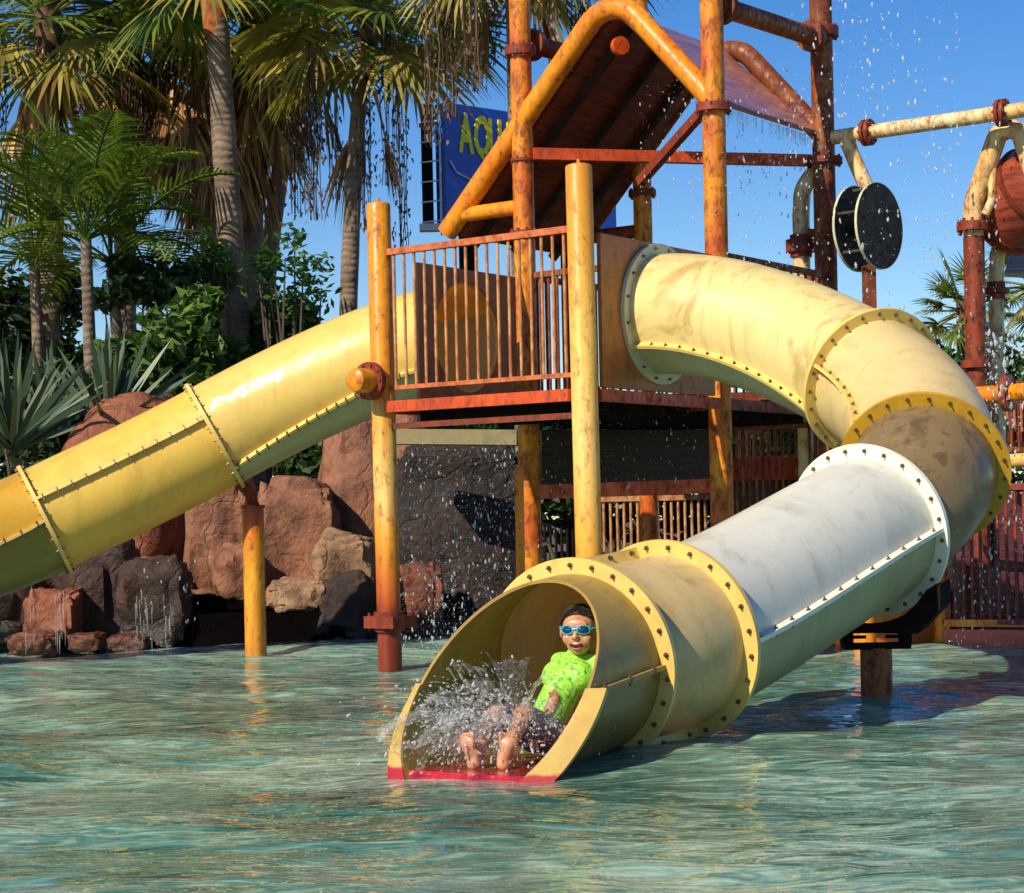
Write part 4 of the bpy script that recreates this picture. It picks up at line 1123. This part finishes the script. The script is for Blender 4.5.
# torso
ch=neck+(hip-neck)*.28
capsule(boy,ch+lt*.045,ch-lt*.045,.068,.068);capsule(boy,ch,hip,.078,.072)
capsule(boy,neck+lt*.0,ch,.04,.07)
capsule(boy,hip+lt*.035,hip-lt*.035,.075,.075)
shR=neck-lt*.095-up3*.03;shL=neck+lt*.095-up3*.03
def arm(sh,el,wr,outward):
    capsule(boy,sh,el,.034,.026);capsule(boy,el,wr,.027,.018)
    hd=(wr-el).normalized();pc=wr+hd*.03
    sdv=hd.cross(up3).normalized();pn=sdv.cross(hd)
    boy.sphere(pc,.028,14,10,(1,.5,1.1),(sdv,pn,hd))
    for i,(o_,l_) in enumerate(((-.021,.040),(-.007,.047),(.007,.044),(.020,.034))):
        b0=wr+hd*.052+sdv*o_;b1=b0+hd*l_*.55-pn*.004;b2=b1+(hd*.7-pn*.7).normalized()*l_*.5
        capsule(boy,b0,b1,.0078,.0072,8);capsule(boy,b1,b2,.0072,.006,8)
    b0=wr+hd*.018+outward*.024;b1=b0+(outward*.8+hd*.7).normalized()*.03;b2=b1+(hd+outward*.1).normalized()*.022
    capsule(boy,b0,b1,.0095,.0085,8);capsule(boy,b1,b2,.0085,.0068,8)
elR=V((.165,8.50,.245));wrR=V((.10,8.42,.13))
elL=V((.40,8.50,.235));wrL=V((.26,8.34,.13))
arm(shR,elR,wrR,lt);arm(shL,elL,wrL,-lt)
knR=V((-.085,8.38,.20));anR=V((-.175,8.115,.062))
knL=V((.03,8.33,.20));anL=V((-.055,8.065,.062))
for hp_,kn,an in ((hip-lt*.05,knR,anR),(hip+lt*.05,knL,anL)):
    capsule(boy,hp_,kn,.064,.045);capsule(boy,kn,an,.044,.026)
    ff_=(V((-.50,-.86,.05)) if an is anR else V((.02,-1,.05))).normalized();sd_=ff_.cross(up3)
    heel=an+ff_*.01-up3*.035;out0=-1 if an is anR else 1
    ball=heel+up3*.082+ff_*.014+sd_*(-.022*out0)+V((0,0,0))
    capsule(boy,heel,heel+up3*.04,.031,.027);capsule(boy,heel+up3*.02,ball,.028,.028)
    boy.sphere(ball,.036,14,10,(1.15,.6,.9),(sd_,ff_,up3))
    out_=-1 if an is anR else 1
    for i in range(5):
        x=(-.032+.016*i);r0=.0115 if i==0 else .0082
        b0=ball+sd_*x*(-out_)+up3*.022;L_=(.026,.025,.022,.018,.014)[i]
        capsule(boy,b0,b0+(up3*.9+ff_*.35).normalized()*L_,r0,r0*.9,8)
person=remesh(boy,'person',M['skin'],None,.0042,3)
tag(person,'laughing child in blue goggles and lime green shirt sliding out of the tube mouth','person')
def child(m,name,mat,vox=None,label=None,sm=3):
    if vox:o=remesh(m,name,mat,None,vox,sm)
    else:o=m.build(name,mat)
    o.parent=person
    if label:o['label']=label
    return o
m=MB();capsule(m,ch+lt*.048,ch-lt*.048,.079,.079);capsule(m,ch,hip+up3*.02,.084,.078);capsule(m,neck-up3*.006,ch,.058,.082)
for sh,el in ((shR,elR),(shL,elL)): capsule(m,neck.lerp(sh,.4)-up3*.02,sh,.046,.045);capsule(m,sh,sh.lerp(el,.72),.041,.043)
for i in range(10):
    q=ch.lerp(hip,i/10)+fw*.070+lt*rng.uniform(-.06,.06);capsule(m,q,q+lt*rng.uniform(-.05,.05)-up3*.03,.008,.008,6)
child(m,'shirt',M['shirt'],.006)
m=MB();capsule(m,hip+lt*.04,hip-lt*.04,.084,.084)
for hp_,kn in ((hip-lt*.05,knR),(hip+lt*.05,knL)): capsule(m,hp_,hp_.lerp(kn,.78),.074,.060)
child(m,'shorts',M['shorts'],.007)
# hair cap: upper skull only
m=MB();n_=36;K=16
vs=[]
for i in range(K+1):
    th=R_(100)*i/K
    for j in range(n_):
        an=2*math.pi*j/n_;d=V((math.sin(th)*math.cos(an),math.sin(th)*math.sin(an),math.cos(th)))
        front=max(0,d.y);lim=R_(100)-R_(48)*front**.7
        th2=lim*i/K;d=V((math.sin(th2)*math.cos(an),math.sin(th2)*math.sin(an),math.cos(th2)))
        rr=.0838+.0025*mnoise.noise(d*14)
        vs.append(H(d.x*rr*.93,-.012+d.y*rr*1.08,.020+d.z*rr*1.03))
m.add(vs,[(i*n_+j,(i+1)*n_+j,(i+1)*n_+(j+1)%n_,i*n_+(j+1)%n_) for i in range(K) for j in range(n_)])
# short tufts along the hairline
for i in range(900):
    an=rng.uniform(0,6.28);f_=max(0,math.sin(an));th2=(R_(100)-R_(48)*f_**.7)*rng.uniform(.0,1.02)
    d=V((math.sin(th2)*math.cos(an),math.sin(th2)*math.sin(an),math.cos(th2)));q=H(d.x*.083*.93,-.012+d.y*.083*1.08,.02+d.z*.083*1.03)
    dr=(LT*d.x+FD*d.y*1.3-up3*.5).normalized();q+=LT*rng.uniform(-.002,.002);m.tube([q-dr*.004,q+dr*.009+(LT*d.x+up3*d.z)*.003],[.0026,.0006],4,caps=False)
child(m,'hair',M['hair'])
k=N('goggle_lens');k.bsdf((.004,.045,.12),.06,None,Coat_Weight=.8);M['lens']=k.m
k=N('goggle_frame');k.bsdf((.06,.45,.50),.35);M['gframe']=k.m
m=MB();ml=MB()
for sg in (-1,1):
    cc=H(.031*sg,.066,.010);axl=(FD+LT*.35*sg).normalized();sx=axl.cross(up3).normalized()
    ml.sphere(cc+axl*.006,.0228,18,10,(1.22,.42,.78),(sx,axl,up3))
    ring=[cc+axl*.004+sx*.0295*math.cos(q*math.pi/12)+up3*.0185*math.sin(q*math.pi/12) for q in range(24)]
    m.tube(ring,.0046,8,closed=True)
    m.tube([cc+LT*sg*.024,H(.070*sg,.030,.012),H(.081*sg,-.01,.016),H(.070*sg,-.06,.022)],.0065,8)
m.tube([H(-.012,.080,.012),H(0,.083,.014),H(.012,.080,.012)],.0042,8)
m.tube([H(.070*math.cos(q/10*math.pi),-.06-.03*math.sin(q/10*math.pi),.022) for q in range(11)],.0065,8)
g=child(m,'goggles',M['gframe'])
o=ml.build('goggle_lens',M['lens']);o.parent=g
m=MB().sphere(H(0,.066,-.050),.022,20,12,(1.4,.40,.62),hax)
k=N('mouth_inside');k.bsdf((.10,.012,.012),.3);o=child(m,'mouth',k.m)
m=MB()
for i in range(6):
    x=-.0125+.005*i;m.box(H(x,.0735-abs(x)*.30,-.0435),(.0056,.003,.006),ax=(LT,FD,up3))
ml_=MB();ml_.tube([H(.0275*math.cos(q*math.pi/9),.0705-.013*abs(math.cos(q*math.pi/9))**2,-.052+.0135*math.sin(q*math.pi/9)*(1 if q>9 else .55)+.008*abs(math.cos(q*math.pi/9))**2) for q in range(18)],.0030,8,closed=True)
child(ml_,'lips',plain('lips',(.55,.18,.12),.35))
k=N('teeth');k.bsdf((.8,.78,.7),.2);child(m,'teeth',k.m)

# ------------------------------------------------------------------ falling and splashing water
k=N('droplets');b=k.bsdf((.92,.95,.97),.04,None,IOR=1.33)
b.inputs['Transmission Weight'].default_value=.7;M['drop']=k.m
k=N('splash_water');p=k.pos()
b=k.bsdf((.88,.90,.88),.05,k.bump(k.noise(p,55,4,.6,1),.7,.01),IOR=1.33);b.inputs['Transmission Weight'].default_value=.6
tr=k.n('ShaderNodeBsdfTransparent');mx=k.n('ShaderNodeMixShader')
k.l(k.maprange(k.noise(p,26,5,.7,1.5),.44,.60,.03,.6),mx.inputs[0]);k.l(tr.outputs[0],mx.inputs[1]);k.l(b.outputs[0],mx.inputs[2]);k.l(mx.outputs[0],k.o.inputs[0]);M['splash']=k.m
k=N('spray');b=k.bsdf((.97,.98,.98),.02,None,IOR=1.33);b.inputs['Transmission Weight'].default_value=.72;M['spray']=k.m
def octa(m,c,r,d=None,st=1.0):
    d=(d or up3).normalized();a=d.cross(V((.3,.9,.1))).normalized();b=d.cross(a)
    if r>.0045: m.sphere(c,r,6,4,(1,1,st),(a,b,d))
    else: m.add([c+a*r,c+b*r,c-a*r,c-b*r,c+d*r*st,c-d*r*st],[(0,1,4),(1,2,4),(2,3,4),(3,0,4),(1,0,5),(2,1,5),(3,2,5),(0,3,5)])
r=random.Random(5)
def curtain(name,regs,label,cat):
    m=MB()
    for (x0,x1,y0,y1,d0,d1,n,rs) in regs:
        for i in range(int(n*1.9)):
            c=at(r.uniform(x0,x1),r.uniform(y0,y1),r.uniform(d0,d1))
            octa(m,c,rs*.40*(.3+r.random()**5*1.8),V((r.uniform(-.25,.25),r.uniform(-.2,.2),1)),r.uniform(1,3.4))
    return tag(m.build(name,M['drop'],ang=180),label,cat,kind='stuff')
curtain('falling_water',[(400,516,440,640,15.6,16.8,1500,.010),(400,470,560,650,14.8,16.0,260,.009),(540,705,400,500,13.6,14.6,260,.007),(505,560,440,600,14,15.5,160,.007)],'white drops of water raining under the tower deck','falling water')
curtain('falling_drops',[(690,830,95,330,13.8,15.6,620,.009),(735,830,105,190,14.4,15.8,300,.009),(840,960,0,330,13.5,15.6,420,.012),(780,900,0,120,14,15.5,160,.011),(640,700,80,230,13.8,14.6,160,.008),(920,1000,120,360,14,15.4,300,.010),(945,1024,440,655,14.0,14.6,520,.010),(985,1024,330,430,14.2,15,260,.014),(130,200,560,650,16.0,16.5,60,.010)],'scattered bright water drops falling against the blue sky at right','falling water')
# drips below the right roof slope
m=MB()
for i in range(150):
    t=r.random();e=enA.lerp(enB,t)-up3*.03;L=r.uniform(.02,.14)
    m.tube([e,e-up3*L],[.0025,.001],4)
for i in range(60):
    x=r.choice((30,62,140,168,60,150));c=at(x+r.uniform(-5,5),r.uniform(585,640),16.3);m.tube([c,c-up3*r.uniform(.05,.2)],[.0022,.001],4)
tag(m.build('water_drips',M['drop']),'thin threads of water dripping from the tower roof edge','dripping water',kind='stuff')
# splash around the child's legs
sp_=MB();r=random.Random(21)
org=V((-.05,8.30,.16))
for i in range(7500):
    az=r.gauss(R_(195),.9);el=R_(r.uniform(8,80));v=r.uniform(.6,2.6)*(.6+.4*r.random());tm=r.uniform(.03,.32)
    d0=V((math.cos(az)*math.cos(el),math.sin(az)*math.cos(el)*.6,math.sin(el)))
    o_=org+V((r.gauss(-.03,.13),r.gauss(-.09,.11),r.gauss(-.01,.06)))
    c=o_+d0*v*tm-up3*4.9*tm*tm;vel=(d0*v-up3*9.8*tm)
    if c.z<.02:continue
    octa(sp_,c,.0012+.0052*r.random()**7,vel,r.uniform(1,2.6))
tag(sp_.build('splash_drops',M['spray'],ang=180),'spray of fine drops thrown up around the child at the slide mouth','splash',kind='stuff')
ss=MB()
def ribbon(o0,v0,w0,T,seed,n=22,wn=7):
    rr=random.Random(seed);sd=v0.cross(up3).normalized();vs=[]
    for i in range(n+1):
        t=T*i/n;c=o0+v0*t-up3*4.9*t*t;w=w0*(.25+1.1*i/n)
        for j in range(wn+1):
            x=(j/wn-.5);q=c+sd*w*x
            nz=mnoise.noise(q*11+V((seed,0,0)))*.03*(i/n+.2)+mnoise.noise(q*34+V((seed,0,0)))*.010
            vs.append(q+up3*nz+v0.normalized()*nz*.8)
    ss.add(vs,[(i*(wn+1)+j,i*(wn+1)+j+1,(i+1)*(wn+1)+j+1,(i+1)*(wn+1)+j) for i in range(n) for j in range(wn)])
extra=[(-.12+.03*q,8.14+.03*q,.08+.02*q,-1.9+.42*q,-.15,1.0+.18*(q%3),.16,.2+.02*(q%3)) for q in range(7)]+[(-.05,8.25,.12,-1.2,.0,1.9,.34,.28),(-.02,8.28,.12,-.5,.0,1.9,.34,.26),(-.1,8.2,.1,-1.8,-.1,1.5,.30,.27),(.02,8.25,.1,.3,.0,1.5,.26,.24)]
for i,(ox,oy,oz,vx,vy,vz,w,T) in enumerate(extra+[(-.10,8.2,.10,-.9,-.1,1.6,.22,.30),(-.13,8.25,.15,-1.5,.1,1.4,.20,.26),(-.06,8.3,.2,-.7,.2,2.0,.24,.24),(.0,8.3,.22,-.1,.1,2.1,.22,.22),(.03,8.35,.2,.6,.1,1.7,.20,.22),(-.15,8.2,.08,-1.2,-.2,.9,.18,.26),(.02,8.3,.1,.9,.2,1.2,.18,.22),(-.02,8.35,.25,-1.0,.3,1.3,.25,.2)]):
    ribbon(V((ox,oy,oz)),V((vx,vy,vz)),w,T,i*3+1)
for i in range(170):
    az=r.gauss(R_(190),.9);el=R_(r.uniform(15,75));v=r.uniform(.8,2.6);d0=V((math.cos(az)*math.cos(el),math.sin(az)*math.cos(el)*.6,math.sin(el)))
    o_=org+V((r.gauss(-.03,.08),r.gauss(-.05,.08),r.gauss(0,.04)));t0=r.uniform(.02,.12);t1=t0+r.uniform(.03,.09)
    pts=[o_+d0*v*t-up3*4.9*t*t for t in [t0+(t1-t0)*q/6 for q in range(7)]]
    ss.tube(pts,[.001]+[r.uniform(.0015,.0045) for q in range(5)]+[.001],5)
tag(ss.build('splash_sheets',M['splash']),'glassy sheets of splashing water over the child\'s legs','splash',kind='stuff')
# churned foam lines where falls meet the pool
k=N('foam');p=k.pos();b=k.bsdf((.75,.85,.82),.4);tr=k.n('ShaderNodeBsdfTransparent');mx=k.n('ShaderNodeMixShader')
k.l(k.maprange(k.noise(k.stretch(p,(3,6,3)),1.6,6,.7,1.5),.52,.66,0,.75),mx.inputs[0]);k.l(tr.outputs[0],mx.inputs[1]);k.l(b.outputs[0],mx.inputs[2]);k.l(mx.outputs[0],k.o.inputs[0])
# ------------------------------------------------------------------ camera, light, world
cam=bpy.data.cameras.new('camera');co=bpy.data.objects.new('camera',cam);COL.objects.link(co)
cam.sensor_width=36;cam.lens=36*F/1024;cam.shift_y=(HY-446.5)/1024;cam.clip_end=2000;cam.clip_start=.05
co.rotation_euler=(Matrix.Rotation(R_(90),3,'X')@Matrix.Rotation(-ROLL,3,'Z')).to_euler();co.location=(0,0,HC)
scene.camera=co
AZ=R_(43);EL=R_(37)
S=V((-math.sin(AZ)*math.cos(EL),-math.cos(AZ)*math.cos(EL),math.sin(EL)))
su=bpy.data.lights.new('sun','SUN');su.energy=5.0;su.angle=R_(.5);su.color=(1,.90,.73)
so=bpy.data.objects.new('sun',su);COL.objects.link(so);so.rotation_euler=(-S).to_track_quat('-Z','Y').to_euler()
w=bpy.data.worlds.new('World');scene.world=w;w.use_nodes=True;t=w.node_tree;t.nodes.clear()
sk=t.nodes.new('ShaderNodeTexSky');sk.sky_type='NISHITA';sk.sun_disc=False;sk.sun_elevation=EL;sk.sun_rotation=R_(226)
sk.air_density=1.0;sk.dust_density=.05;sk.ozone_density=2.5
hs=t.nodes.new('ShaderNodeHueSaturation');hs.inputs['Hue'].default_value=.513;hs.inputs['Saturation'].default_value=1.42;hs.inputs['Value'].default_value=1.2
bg=t.nodes.new('ShaderNodeBackground');bg.inputs[1].default_value=.092
ou=t.nodes.new('ShaderNodeOutputWorld')
t.links.new(sk.outputs[0],hs.inputs['Color']);t.links.new(hs.outputs[0],bg.inputs[0]);t.links.new(bg.outputs[0],ou.inputs[0])
vs_=scene.view_settings;vs_.view_transform='Standard';vs_.look='None';vs_.exposure=.22;vs_.gamma=1
scene.render.engine='CYCLES'
